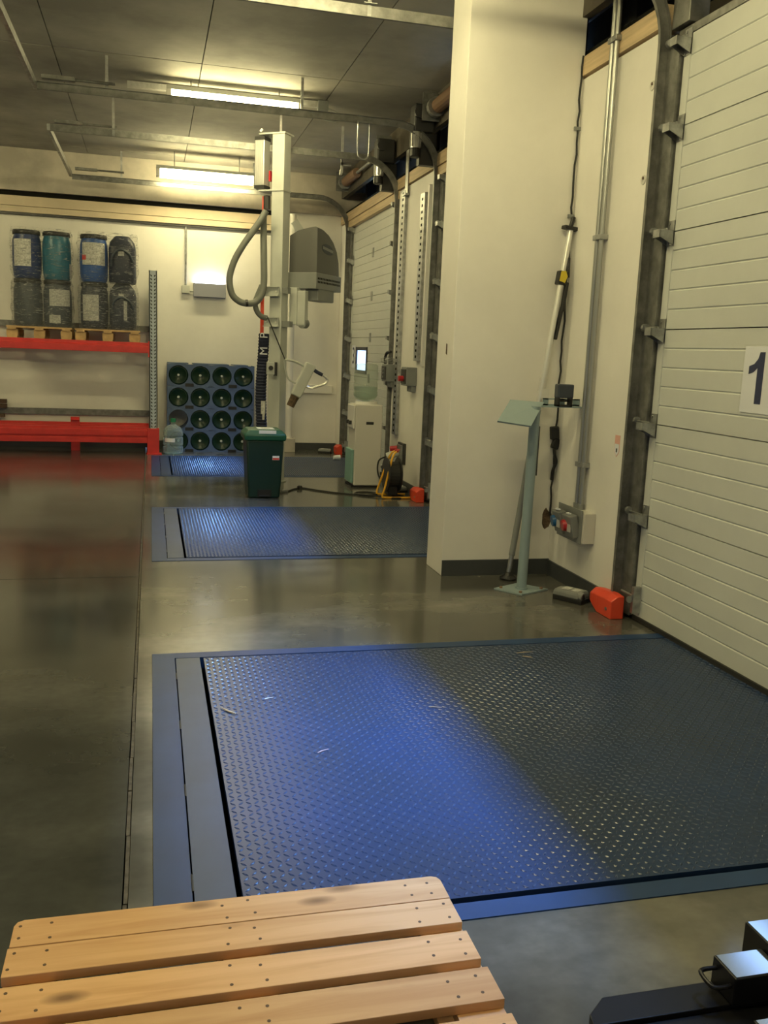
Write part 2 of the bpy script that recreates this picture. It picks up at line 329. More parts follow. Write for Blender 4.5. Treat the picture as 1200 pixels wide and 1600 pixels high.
fl = sempty('floor')
MB().box(LX, JX-0.008, RY-0.3, 5.628, -0.3, 0).build('floor_slab', 'floor_dark', fl)
MB().box(LX, JX-0.008, 5.636, BY+0.2, -0.3, 0).build('floor_slab', 'floor_dark', fl)
b = MB(); b.box(JX+0.008, 0, RY-0.3, BY+0.2, -0.3, 0)
ys = [RY-0.3]+[v for p in PITS for v in p]+[BY+0.2]
for i in range(0, len(ys), 2): b.box(0, 3.2, ys[i], ys[i+1], -0.3, 0)
b.box(2.66, 3.2, RY-0.3, BY+0.2, -0.3, -0.001)
b.build('floor_slab', 'floor_light', fl)
b = MB()
random.seed(3)
y = RY
while y < BY:                                             # crumbling joint filler
    l = random.uniform(0.10, 0.35); x = random.uniform(-0.0012, 0.0012)
    b.box(JX-0.0050+x, JX+0.0055+x, y, min(BY, y+l-0.004), -0.2, -0.001-random.uniform(0, 0.003)); y += l
b.build('joint_filler', mat('joint_mortar', (0.11, 0.098, 0.08), 0.9, var=0.4, vscale=30), fl, kind='stuff')
MB().box(LX-0.2, 3.4, RY-0.3, BY+0.3, -0.4, -0.29).build('pit_base', 'dark', fl)

# ceiling of precast panels with open joints
ce = sempty('ceiling', (0, 0, CZ))
xs = [LX-0.1]+[0.43-1.2*k for k in range(6, 0, -1)]+[0.43, 1.63, 2.72, 3.25]; yy = [RY-0.3, 0.4, 4.4, 8.4, 12.42, BY+0.2]
for i in range(len(xs)-1):
    for j in range(len(yy)-1):
        dz = random.uniform(0, 0.004)
        MB((0, 0, CZ)).box(xs[i]+0.004, xs[i+1]-0.004, yy[j]+0.005, yy[j+1]-0.005, CZ-dz, CZ+0.15).build('ceiling_panel', 'ceiling', ce)
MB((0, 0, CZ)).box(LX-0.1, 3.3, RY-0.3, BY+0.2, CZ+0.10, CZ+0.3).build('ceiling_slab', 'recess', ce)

# back wall with concrete beam and timber rails
wb = struct('wall_back', 'wall', MB().box(LX-0.2, 3.2, BY, BY+0.2, 0, CZ))
struct('baseboard_back', 'baseboard', MB().box(LX, WX, BY-0.012, BY, 0, 0.10))
struct('trim_1', 'beam', MB().box(LX, 3.1, BY-0.10, BY, 3.255, CZ))
struct('trim_2', 'dark', MB().box(LX, 1.78, BY-0.03, BY, 3.195, 3.255))
struct('trim_3', 'trimwood', MB().box(LX, 1.78, BY-0.05, BY, 3.075, 3.195))
struct('trim_4', 'trimwood', MB().box(LX, 1.78, BY-0.055, BY, 2.995, 3.068))
struct('trim_5', 'steel_dark', MB().box(LX, 1.78, BY-0.04, BY, 2.965, 2.992))
struct('trim_6', 'galv_dull', MB().box(LX, 0.02, BY-0.05, BY, 0.43, 0.51))
struct('trim_7', 'galv_dull', MB().box(LX, 0.02, BY-0.05, BY, 1.56, 1.64))
struct('trim_8', 'wall', MB().box(1.85, 2.5, BY-0.07, BY, 0.81, 0.93), bevel=0.006)

# right wall between the doors, with timber head and dark void above
SEGS = [(RY-0.3, 1.55), (4.61, 5.80), (8.50, 9.80), (12.45, BY)]
for i, (a, c) in enumerate(SEGS):
    struct('wall_right' if i == 0 else 'wall_right_%d' % i, 'wall', MB().box(WX, 3.0, a, c, 0, 3.12))
    struct('baseboard_right' if i == 0 else 'baseboard_right_%d' % i, 'baseboard', MB().box(WX-0.012, WX, a, c-(0.31 if i == 1 else 0), 0, 0.10))
struct('trim_9', 'pine', MB().box(WX-0.015, WX+0.12, 4.56, BY, 3.135, 3.245)); struct('trim_22', 'steel_dark', MB().box(WX-0.015, WX+0.10, RY, 3.72, 3.135, 3.245))  # dark header added out of view to cut the added lamps' light
for i, (a, c) in enumerate([(1.55, 4.61), (5.80, 8.50), (9.80, 12.45)]):
    if i: struct('trim_%d' % (10+i), 'pine', MB().box(WX-0.005, WX+0.12, a, c, 3.045, 3.128))
struct('trim_23', 'galv_dull', MB().box(DX, DX+0.08, 1.6, 4.5, 3.062, 3.10))
struct('trim_24', 'galv_dull', MB().box(2.60, 2.71, 4.37, 4.53, 3.11, CZ), bevel=0.004)
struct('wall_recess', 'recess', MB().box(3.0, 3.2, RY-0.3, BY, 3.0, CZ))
for i, yp in enumerate([5.30, 6.2, 8.65, 9.55, 11.6, 12.35]):
    struct('trim_%d' % (14+i), 'steel_dark', MB().box(2.80, 2.92, yp, yp+0.14, 3.12, CZ))
struct('trim_20', 'recess', MB().box(2.545, 2.60, RY, BY, 3.47, CZ))  # ceiling beam, brought down to hide the added blue lamps

struct('trim_21', 'dark', MB().box(2.612, 2.82, RY, BY, 3.28, 3.30))  # unseen black shield added to stop bounce from the added lamps
# concrete pillar in front of the wall
pl = struct('wall_pillar', 'wall', MB().box(1.83, WX, 5.49, 5.82, 0, CZ), bevel=0.004)
struct('baseboard_pillar', 'baseboard', MB().box(1.83, WX, 5.478, 5.49, 0, 0.105))
MB().add([(1.829+0*k, 5.60+dy, 1.42+dz) for k, (dy, dz) in enumerate([(0, 0), (0.03, 0.01), (0.028, 0.075), (0.004, 0.07)])], [(0, 1, 2, 3)]).build('paint_chip', 'hole', pl)
# left wall and rear wall, its unseen gate opening added for cool fill light
struct('wall_left', 'wall', MB().box(LX-0.2, LX, RY-0.3, BY, 0, CZ))
GX0, GX1, GH = -4.4, -1.0, 3.0
rw = MB(); rw.box(LX, GX0, RY-0.2, RY, 0, CZ); rw.box(GX1, 3.2, RY-0.2, RY, 0, CZ); rw.box(GX0, GX1, RY-0.2, RY, GH, CZ)
struct('wall_rear', 'wall', rw)
struct('ground_outside', mat('yard_asphalt', (0.12, 0.12, 0.12), 0.9), MB().box(-30, 30, -40, RY-0.3, -0.4, -0.02))

# ================================================================== DOCK LEVELLERS
def bumps(x0, x1, y0, y1, z):
    vs_, fs_ = [], []; sp = 0.0245; nx = int((x1-x0)/sp); ny = int((y1-y0)/sp); s2 = math.sqrt(0.5)
    for i in range(nx):
        for j in range(ny):
            cx = x0+(i+0.5)*(x1-x0)/nx; cy = y0+(j+0.5)*(y1-y0)/ny
            ux, uy = (s2, s2) if (i+j) % 2 else (s2, -s2); px, py = -uy, ux
            n = len(vs_)
            vs_ += [(cx+ux*0.0125, cy+uy*0.0125, z), (cx+px*0.0048, cy+py*0.0048, z), (cx-ux*0.0125, cy-uy*0.0125, z), (cx-px*0.0048, cy-py*0.0048, z),
                    (cx+ux*0.0060, cy+uy*0.0060, z+0.0026), (cx-ux*0.0060, cy-uy*0.0060, z+0.0026)]
            fs_ += [(n, n+1, n+4), (n+1, n+2, n+5), (n+1, n+5, n+4), (n+2, n+3, n+5), (n+3, n, n+4), (n+3, n+4, n+5)]
    me = bpy.data.meshes.new('tread'); me.from_pydata(vs_, [], fs_); me.materials.append(M['tread']); return me
LEV = ['blue steel dock leveller nearest the pallet, in front of the door numbered 1', 'blue steel dock leveller in the middle, between the pillar and the green bin',
       'blue steel dock leveller farthest away, in front of the bottle rack']
for (a, c), lab in zip(PITS, LEV):
    t = thing('dock_leveller', lab, 'dock leveller', (0, a, 0), group='dock levellers')
    L_ = c-a
    f = MB(); f.box(0.001, 0.10, 0.001, L_-0.001, -0.05, 0.003); f.box(0.10, 2.62, 0.001, 0.070, -0.05, 0.003); f.box(0.10, 2.62, L_-0.072, L_-0.001, -0.05, 0.003)
    f.build('frame', 'plate_smooth', t)
    lp = MB().box(0.105, 0.212, 0.078, L_-0.080, -0.02, 0.004).build('lip_plate', 'plate_lip', t)
    for k in range(4): MB().cyl((0.1025, 0.25+k*(L_-0.6)/3, 0.001), (0.1025, 0.33+k*(L_-0.6)/3, 0.001), 0.0045, 6).build('hinge', 'steel_dark', lp)
    d = MB().box(0.229, 2.625, 0.092, L_-0.088, -0.02, 0.004).build('deck', 'plate', t)
    o = bpy.data.objects.new('tread', bumps(0.232, 2.622, 0.094, L_-0.090, 0.004)); COL.objects.link(o); o.parent = d; o['kind'] = 'stuff'
    MB().box(2.625, 2.70, 0.03, L_-0.03, -0.3, -0.004).build('rubber_seal', 'rubber', t)

# ================================================================== SECTIONAL DOORS
SEAMS = [0.025, 0.60, 1.10, 1.60, 2.10, 2.62, 3.06]
def panel_mesh(z0, z1, y0, y1):
    n = round((z1-z0)/0.1); pts = [(DX+0.04, z0+0.002), (DX, z0+0.002)]
    for k in range(1, n):
        z = z0+(z1-z0)*k/n; pts += [(DX, z-0.006), (DX+0.005, z-0.001), (DX+0.005, z+0.001), (DX, z+0.006)]
    pts += [(DX, z1-0.004), (DX+0.012, z1-0.002), (DX+0.04, z1-0.002)]
    return MB().prism(pts, 'xz', y0, y1)
def roller_hinge(par, yc, z, sgn):
    b = MB()
    b.box(DX-0.006, DX+0.001, yc-0.03, yc+0.03, z-0.075, z+0.055)                       # plate on the panel end
    b.box(DX-0.085, DX-0.004, yc-0.028, yc+0.028, z-0.002, z+0.004)
    p = [(DX-0.004, z-0.07), (DX-0.085, z-0.03), (DX-0.085, z+0.004), (DX-0.004, z+0.004)]
    b.prism(p, 'xz', yc+sgn*0.030-0.002, yc+sgn*0.030+0.002); b.prism(p, 'xz', yc-sgn*0.028-0.002, yc-sgn*0.028+0.002)
    b.box(DX-0.088, DX-0.083, yc-0.030, yc+0.032, z-0.034, z+0.006)
    b.cyl((DX-0.045, yc-0.03, z+0.008), (DX-0.045, yc+sgn*0.12, z+0.008), 0.006, 6)
    b.cyl((DX-0.045, yc+sgn*0.095, z+0.008), (DX-0.045, yc+sgn*0.115, z+0.008), 0.022, 10)
    for dz in (-0.06, 0.04): b.cyl((DX-0.010, yc+0.015, z+dz), (DX-0.004, yc+0.015, z+dz), 0.007, 6)
    return b.build('roller_hinge', 'galv', par)
def track(par, yt, sgn, zh, xend, rad=0.42, full=True):
    """vertical track, bend and horizontal run: an angle section swept along a path"""
    path = [(DX-0.055, 0.10), (DX-0.055, zh-rad)]
    for k in range(1, 10):
        a = k/10*math.pi/2; path.append((DX-0.055-rad*(1-math.cos(a)), zh-rad+rad*math.sin(a)))
    path += [(DX-0.055-rad, zh), (xend, zh)]
    b = MB(); rings = []
    for i, (x, z) in enumerate(path):
        p0 = path[max(i-1, 0)]; p1 = path[min(i+1, len(path)-1)]; dx, dz = p1[0]-p0[0], p1[1]-p0[1]; l = math.hypot(dx, dz); nx, nz = dz/l, -dx/l   # outward normal
        w_, t_ = 0.032, 0.004
        sec = [(-w_, 0), (w_, 0), (w_, -sgn*0.022), (w_-t_, -sgn*0.022), (w_-t_, -sgn*t_), (-w_+t_, -sgn*t_), (-w_+t_, -sgn*0.022), (-w_, -sgn*0.022)]
        rings.append([(x+nx*u, yt+v, z+nz*u) for u, v in sec])
    b.loft(rings); return b.build('track', 'galv_dull', par)
def make_door(name, y0, y1, hz_far, hz_near, xend, win=None, both=True):
    d = sempty(name, (0, 0, 0))
    for i in range(len(SEAMS)-1):
        z0, z1 = SEAMS[i], SEAMS[i+1]
        if win and win[2] > z0 and win[2] < z1:
            wy0, wy1, wz0, wz1 = win
            panel_mesh(z0, z1, y0+0.055, wy0).build('door_panel', 'door', d); panel_mesh(z0, z1, wy1, y1-0.055).build('door_panel', 'door', d)
            MB().box(DX, DX+0.04, wy0, wy1, z0+0.002, wz0).build('door_panel', 'door', d); MB().box(DX, DX+0.04, wy0, wy1, wz1, z1-0.002).build('door_panel', 'door', d)
        else:
            panel_mesh(z0, z1, y0+0.055, y1-0.055).build('door_panel', 'door', d)
        for ys_ in ((y0, y0+0.058), (y1-0.058, y1)):
            MB().box(DX-0.004, DX+0.04, ys_[0], ys_[1], z0+0.003, z1-0.003).build('end_stile', 'door', d)
        if i: roller_hinge(d, y1-0.028, z0, 1); roller_hinge(d, y0+0.028, z0, -1)
    roller_hinge(d, y1-0.028, SEAMS[-1]-0.03, 1); roller_hinge(d, y0+0.028, SEAMS[-1]-0.03, -1)
    MB().box(DX+0.045, DX+0.06, y0-0.22, y1+0.22, 0.0, 3.12).build('leak_backing', 'steel_dark', d)  # backing added to stop sky light leaking through the seams
    bt = MB(); bt.box(DX-0.012, DX+0.05, y0, y1, 0.004, 0.028); bt.build('bottom_seal', 'rubber', d)
    for yb, sg in ((y1, 1), (y0, -1)):
        bb = MB(); bb.box(DX-0.05, DX-0.004, yb-sg*0.05-0.012, yb-sg*0.05+0.012, 0.05, 0.20); bb.cyl((DX-0.05, yb-sg*0.05, 0.15), (DX-0.05, yb+sg*0.07, 0.15), 0.007, 6)
        bb.cyl((DX-0.066, yb-sg*0.055, 0.13), (DX-0.066, yb-sg*0.045, 0.13), 0.02, 10); bb.build('bottom_bracket', 'galv', d)
        fr = MB(); fr.box(DX-0.03, DX-0.022, min(yb+sg*0.005, yb+sg*0.185), max(yb+sg*0.005, yb+sg*0.185), 0.02, 3.05)
        ye = yb+sg*0.012; fr.box(DX-0.022, DX+0.03, min(ye, ye+sg*0.006), max(ye, ye+sg*0.006), 0.02, 3.05)
        fr.build('side_frame', 'galv_dull', d)
        track(d, yb+sg*0.125, sg, hz_far if sg > 0 else hz_near, xend)
        zh = hz_far if sg > 0 else hz_near
        for xh in (-0.35, 1.3):
            hb = MB(); hb.box(xh-0.012, xh+0.012, yb+sg*0.128, yb+sg*0.131+0.002, zh-0.03, CZ); hb.box(xh-0.04, xh+0.04, yb+sg*0.12, yb+sg*0.16, zh+0.034, zh+0.038); hb.build('hanger', 'galv', d)
    MB().box(xend-0.03, xend, y0-0.13, y1+0.13, hz_near-0.03, hz_near+0.03).build('end_bar', 'galv', d)
    for yb in (y0-0.09, y1+0.09):
        bb = MB(); bb.box(xend+0.04, xend+0.30, yb-0.03, yb+0.03, hz_near+0.05, hz_near+0.08); bb.cyl((xend+0.3, yb, hz_near+0.065), (xend+0.62, yb, hz_near+0.065), 0.012, 8); bb.build('bumper_spring', 'galv_dull', d)
    if win:
        wy0, wy1, wz0, wz1 = win
        f = MB(); t_ = 0.035
        f.box(DX-0.012, DX+0.03, wy0-0.01, wy0+t_, wz0-0.01, wz1+0.01); f.box(DX-0.012, DX+0.03, wy1-t_, wy1+0.01, wz0-0.01, wz1+0.01)
        f.box(DX-0.012, DX+0.03, wy0, wy1, wz0-0.01, wz0+t_); f.box(DX-0.012, DX+0.03, wy0, wy1, wz1-t_, wz1+0.01)
        fo = f.build('window_frame', 'navy_dark', d, bevel=0.004)
        MB().box(DX+0.008, DX+0.014, wy0+0.02, wy1-0.02, wz0+0.02, wz1-0.02).build('pane', 'pane', fo)
        for z in SEAMS[1:-1]: MB().box(DX-0.012, DX, (y0+y1)/2-0.03, (y0+y1)/2+0.03, z-0.06, z+0.05).build('centre_hinge', 'galv', d)
    return d
make_door('door_1', 1.72, 4.43, 3.47, 3.47, -0.90, win=(2.72, 3.36, 1.20, 1.50))  # unseen window added so its glowing pane reflects in the attachment tops
make_door('door_2', 5.98, 8.33, 3.47, 3.47, -0.90)
make_door('door_3', 9.97, 12.30, 3.41, 3.44, -0.94, win=(11.27, 11.90, 1.15, 1.47))

# door operators and spring shafts above the far doors
def operator(lab, yc, zc):
    t = thing('door_operator', lab, 'motor', (2.42, yc, zc), group='door operators')
    MB().box(-0.09, 0.10, -0.07, 0.10, -0.02, 0.22).build('gear_housing', 'steel_dark', t, bevel=0.015)
    MB().cyl((-0.05, -0.10, 0.14), (-0.05, -0.065, 0.14), 0.05, 14).build('drive_wheel', 'steel_dark', t)
    b = MB().cyl((-0.06, -0.02, -0.16), (-0.06, -0.02, -0.02), 0.048, 14); 
    for k in range(10):
        a = k*math.pi/5; b.box(-0.06+0.05*math.cos(a)-0.004, -0.06+0.05*math.cos(a)+0.004, -0.02+0.05*math.sin(a)-0.004, -0.02+0.05*math.sin(a)+0.004, -0.15, -0.03)
    b.build('motor', 'galv_light', t); MB().cyl((-0.06, -0.02, -0.24), (-0.06, -0.02, -0.16), 0.052, 14).build('motor_cap', 'black', t, bevel=0.01)
    MB().box(-0.02, 0.14, -0.02, 0.06, -0.30, -0.02).build('mounting_bracket', 'steel_dark', t)
operator('dark motor with finned cylinder at the top of the farthest door', 9.92, 3.43)
operator('dark motor with finned cylinder half hidden by the white pillar', 8.50, 3.44)
for lab, y0, y1 in (('spring shaft with brown coil drum over the farthest door', 10.1, 12.40), ('dark spring shaft over the middle door behind the pillar', 6.0, 8.40)):
    t = thing('spring_shaft', lab, 'shaft', (2.48, (y0+y1)/2, 3.60), group='door spring shafts')
    h = (y1-y0)/2
    MB().cyl((0, -h, 0), (0, h, 0), 0.016, 8).build('shaft', 'galv', t)
    MB().lathe([(0.062 if k % 2 else 0.052, h-0.85+k*0.014) for k in range(48)], (0, 0, 0), 'y', 14).build('coil_spring', 'brownspring', t)
    for yy_ in (-h+0.03, h-0.03): MB().box(-0.10, 0.30, yy_-0.006, yy_+0.006, -0.10, 0.14).build('bearing_plate', 'galv_dull', t)
    MB().cyl((0, h-0.16, 0), (0, h-0.10, 0), 0.085, 16).build('cable_drum', 'galv', t)
t = thing('hanging_chain_loop', 'thin chain loop hanging from the middle door track under the ceiling', 'chain', (1.86, 8.42, 3.13))
b = MB(); b.tube(spline([(-0.055, 0, 0.31), (-0.055, 0, 0.06), (-0.03, 0, 0.01), (0, 0, 0), (0.03, 0, 0.01), (0.05, 0, 0.06), (0.05, 0, 0.31)], 4), 0.007, 6); b.build('chain', 'galv', t, smooth=True)
MB().box(-0.07, 0.07, -0.02, 0.02, 0.305, 0.318).build('chain_guide', 'galv_dull', t)

# ================================================================== LUMINAIRES
def luminaire(lab, x0, y, z, length=1.2, group='ceiling fluorescent battens'):
    t = thing('fluorescent_light', lab, 'light', (x0, y, z), group=group)
    MB().box(-0.02, length+0.02, -0.06, 0.06, 0.046, 0.085).build('batten', 'lgrey', t, bevel=0.004)
    lens = [(-0.058, 0.045), (-0.060, 0.000), (-0.048, -0.035), (-0.020, -0.055), (0.020, -0.055), (0.048, -0.035), (0.060, 0.000), (0.058, 0.045)]
    MB().prism(lens, 'yz', 0.03, length-0.03).build('diffuser', 'tube', t)
    for xx in (-0.02, length-0.03): MB().box(xx, xx+0.05, -0.061, 0.061, -0.050, 0.05).build('end_cap', 'white', t, bevel=0.01)
    for xx in (0.2, length-0.2): MB().cyl((xx, 0, 0.09), (xx, 0, CZ-z), 0.006, 6).build('suspension_rod', 'galv', t)
    return t
luminaire('lit fluorescent tube light near the ceiling between the door tracks, nearer one', 0.16, 8.95, 3.62)
luminaire('lit fluorescent tube light in front of the far wall beam above the racking', 0.09, 12.15, 3.50)
for lab, x, y in (('lit fluorescent light out of view above the nearest leveller', 0.2, 5.0), ('lit fluorescent light out of view over the wooden pallet', 0.2, 1.4), ('added unseen fluorescent light between the near leveller and the pallet', 0.2, 3.1),  # last lamp of this line is added to brighten the near wall
                  ('lit fluorescent light out of view over the left floor, near', -3.6, 2.0), ('lit fluorescent light out of view over the left floor, middle', -3.6, 6.0), ('lit fluorescent light out of view over the left floor, far', -3.6, 10.2)):
    luminaire(lab, x, y, 3.60)
for lab, yc in (('added hidden blue lamp above the door numbered 1', 3.05), ('added hidden blue lamp above the middle door', 7.05), ('added hidden blue lamp above the farthest door', 11.0)):  # lamps added out of view to throw the blue band on the levellers
    t = thing('added_blue_lamp', lab, 'light', (2.77, yc, 3.70), group='added hidden blue lamps')
    MB().box(-0.05, 0.05, -0.55, 0.55, 0.02, 0.06).build('housing', 'lgrey', t)
    la = bpy.data.lights.new('added_lamp_data', 'AREA'); la.shape = 'RECTANGLE'; la.size = 1.05; la.size_y = 0.035; la.spread = R(ADDED_SPREAD); la.energy = ADDED_POWER*(1.0 if yc < 5 else 0.55 if yc < 9 else 0.40); la.color = ADDED_COLOR
    lo = bpy.data.objects.new('lamp', la); COL.objects.link(lo); lo.parent = t; lo.location = (0, 0, 0.012)
    dv = Vector((-2.0, 0, -3.70)).normalized(); zz_ = -dv; xx_ = Vector((0, 1, 0)); yy2 = zz_.cross(xx_)
    lo.rotation_euler = Matrix((xx_, yy2, zz_)).transposed().to_euler()
t = thing('cable_tray', 'long thin metal trunking under the ceiling above the nearer tube light', 'trunking', (-0.2, 9.12, 3.70))
MB().box(0, 1.75, -0.03, 0.03, 0, 0.05).build('trunking', 'galv_light', t)
MB().box(1.75, 1.85, -0.045, 0.045, -0.03, 0.06).build('junction_box', 'mgrey', t, bevel=0.004)
MB().tube(spline([(1.85, 0, 0.0), (1.95, 0, -0.04), (1.96, 0, -0.10), (1.85, -0.05, -0.12), (1.60, -0.15, -0.09)], 5), 0.008, 6).build('flex_cable', 'lgrey', t)
for xx in (0.3, 1.5): MB().cyl((xx, 0, 0.04), (xx, 0, CZ-3.70), 0.005, 6).build('suspension_rod', 'galv', t)

# emergency uplight on the back wall
t = thing('wall_uplight', 'grey wall box glowing upward on the back wall beside the junction box', 'light', (0.773, BY, 2.06))
MB().box(-0.215, 0.215, -0.11, 0, 0, 0.18).build('housing', mat('blue_grey_housing', (0.27, 0.28, 0.34), 0.45), t, bevel=0.005); MB().box(-0.19, 0.19, -0.095, -0.012, 0.178, 0.186).build('lens', 'uplight', t)
t = thing('junction_box', 'small grey junction box at the foot of the thin wall conduit', 'junction box', (0.457, BY, 2.10))
MB().box(-0.052, 0.052, -0.05, 0, 0, 0.105).build('box', 'lgrey', t, bevel=0.006); MB().cyl((0.05, -0.025, 0.03), (0.106, -0.025, 0.03), 0.008, 8).build('link_pipe', 'lgrey', t)
tag(MB((0.457, BY-0.025, 2.205)).cyl((0.457, BY-0.025, 2.205), (0.457, BY-0.025, 2.965), 0.014, 10).build('wall_conduit', 'galv', loc=(0.457, BY-0.025, 2.205)), 'thin vertical conduit on the back wall above the junction box', 'conduit')

# ================================================================== FOREGROUND PALLET
t = thing('wooden_pallet', 'raw wooden pallet with nailed deck boards in the bottom left foreground', 'pallet', (0.196, 1.36, 0))
bds = [(1.868, 1.962), (1.772, 1.865), (1.643, 1.741), (1.516, 1.616), (1.376, 1.476), (1.24, 1.34), (1.10, 1.20), (0.965, 1.06), (0.862, 0.955), (0.766, 0.858)]
random.seed(11)
for i, (a, c) in enumerate(bds):
    jx = random.uniform(-0.006, 0.006); x0, x1 = -0.296+jx, 0.688+jx*0.5
    ym, hw = (a+c)/2, (c-a)/2
    b = MB()
    if i == 0:    # first board has rounded outer corners
        poly = [(x0, a), (x1, a), (x1, c-0.02), (x1-0.006, c-0.006), (x1-0.02, c), (x0+0.02, c), (x0+0.006, c-0.006), (x0, c-0.02)]
        b = MB((0.196, ym, 0)); b.prism(poly, 'xy', 0.123, 0.145)
    else: b = MB((0.196, ym, 0)); b.box(x0, x1, a, c, 0.123, 0.145)
    bo = b.build('deck_board', 'palletwood', t, bevel=0.0015, loc=(0, ym-1.36, 0))
    nl = MB((0.196, ym, 0))
    for xc in (-0.25, 0.19, 0.625):
        for dx in (-0.032, 0.032):
            for dy in (-0.25, 0.25):
                px, py = xc+dx+random.uniform(-0.008, 0.008), ym+dy*(c-a)+random.uniform(-0.006, 0.006)
                nl.cyl((px, py, 0.1449), (px, py, 0.1456), 0.0038, 8)
    nl.build('nail_head', 'cardboard', bo, kind='stuff')
for k, xc in enumerate((-0.246, 0.196, 0.638)):
    MB((0.196, 1.36, 0)).box(xc-0.05, xc+0.05, 0.77, 1.958, 0.101, 0.123).build('bearer', 'palletwood', t)
    for yb in (0.77, 1.29, 1.813): MB((0.196, 1.36, 0)).box(xc-0.05, xc+0.05, yb, yb+0.145, 0.022, 0.101).build('block', 'palletwood', t)
    MB((0.196, 1.36, 0)).box(xc-0.05, xc+0.05, 0.77, 1.958, 0, 0.022).build('skid', 'palletwood', t)

# ================================================================== BLACK LIFTING ATTACHMENT (bottom right)
t = thing('lifting_attachment', 'black steel lifting attachment with fork tip in the bottom right corner', 'attachment', (1.15, 1.42, 0))
O = (1.15, 1.42, 0)
MB(O).prism([(0.905, 1.535), (0.912, 1.568), (0.965, 1.612), (1.90, 1.612), (1.90, 1.535)], 'xy', 0.006, 0.032).build('fork', 'black_gloss', t, bevel=0.002)
MB(O).prism([(0.935, 1.40), (0.925, 1.525), (0.93, 1.534), (1.90, 1.534), (1.90, 1.40)], 'xy', 0.0, 0.020).build('toe_plate', 'black_gloss', t, bevel=0.002)
MB(O).cyl((0.960, 1.500, 0.020), (0.960, 1.500, 0.024), 0.013, 14).build('bolt', 'galv_light', t)
for x0, x1, y0, y1, zt in ((1.236, 1.362, 1.526, 1.610, 0.100), (1.365, 1.58, 1.585, 1.678, 0.122), (1.228, 1.48, 1.347, 1.450, 0.0625)):
    bx_ = MB(O).box(x0, x1, y0, y1, 0.0 if zt < 0.08 else 0.033, zt).build('tube_box', 'black_gloss', t, bevel=0.003)
    MB(O).box(x0+0.005, x1-0.004, y0+0.004, y1-0.004, zt, zt+0.0015).build('top_face', 'sheen_top', bx_)
MB(O).tube(spline([(1.238, 1.594, 0.080), (1.205, 1.594, 0.080), (1.190, 1.585, 0.080), (1.190, 1.553, 0.076), (1.203, 1.540, 0.074), (1.238, 1.540, 0.074)], 5), 0.005, 8).build('wire_loop', 'black_gloss', t, smooth=True)

# ================================================================== STRAW BITS ON THE DECK
def straw(lab, x, y, ang, l, z=0.009, m='straw', wd=0.004):
    d = Vector((math.cos(ang), math.sin(ang), 0)); b = MB((x, y, z))
    c = Vector((x, y, z)); pts = [c-d*l/2, c-d*l*0.1+Vector((-d.y, d.x, 0))*l*0.05, c+d*l/2]
    b.tube(pts, [wd*0.35, wd*0.5, wd*0.2], 6); tag(b.build('straw_bit', m, loc=(x, y, z)), lab, 'debris', 'debris on the near leveller')
straw('forked dry straw bit on the near leveller beside its black gap', 0.29, 3.42, 2.2, 0.085, wd=0.008)
straw('pale thin splinter on the near leveller, upper left', 0.463, 3.525, 0.35, 0.04, m='paper')
straw('pink wood splinter in the middle of the near leveller', 0.592, 3.00, 0.5, 0.05, m='pinkink')
straw('tan wood splinter at the right of the blue lit patch', 1.116, 3.332, -0.3, 0.055)
straw('curly straw near the far edge of the near leveller', 1.762, 3.934, 0.1, 0.09)
straw('short straw piece under the curly straw', 1.75, 3.87, -0.6, 0.05)

# ================================================================== DOCUMENT STAND
t = thing('document_stand', 'pale blue-grey metal writing stand with sloped top beside the pillar', 'stand', (2.23, 5.10, 0))
bp_ = MB().prism([(-0.17, 0.03), (0.03, 0.14), (0.17, -0.02), (-0.05, -0.13)], 'xy', 0.0, 0.008).build('base_plate', 'stand', t)
for q in ((-0.125, 0.028), (0.03, 0.105), (0.125, -0.018), (-0.045, -0.095)): MB().cyl((q[0], q[1], 0.008), (q[0], q[1], 0.018), 0.010, 6).build('bolt', 'brownspring', bp_)
MB().cyl((0, 0, 0.006), (0.012, 0, 1.14), 0.031, 18).build('post', 'stand', t, smooth=True)
MB().cyl((0, 0, 0.006), (0, 0, 0.02), 0.040, 18).build('weld_collar', 'stand', t)
A_ = Vector((-0.295, -0.17, 1.055)); B_ = Vector((-0.085, -0.17, 1.030)); C_ = Vector((0.085, 0.05, 1.158)); D_ = Vector((-0.135, 0.05, 1.168))
nrm = (B_-A_).cross(D_-A_).normalized()*0.005
MB().add([A_-nrm, B_-nrm, C_-nrm, D_-nrm, A_+nrm, B_+nrm, C_+nrm, D_+nrm], [(0, 3, 2, 1), (4, 5, 6, 7), (0, 1, 5, 4), (1, 2, 6, 5), (2, 3, 7, 6), (3, 0, 4, 7)]).build('sloped_top', 'stand', t)
sh = MB(); sh.box(0.05, 0.345, 0.0, 0.10, 1.135, 1.141)
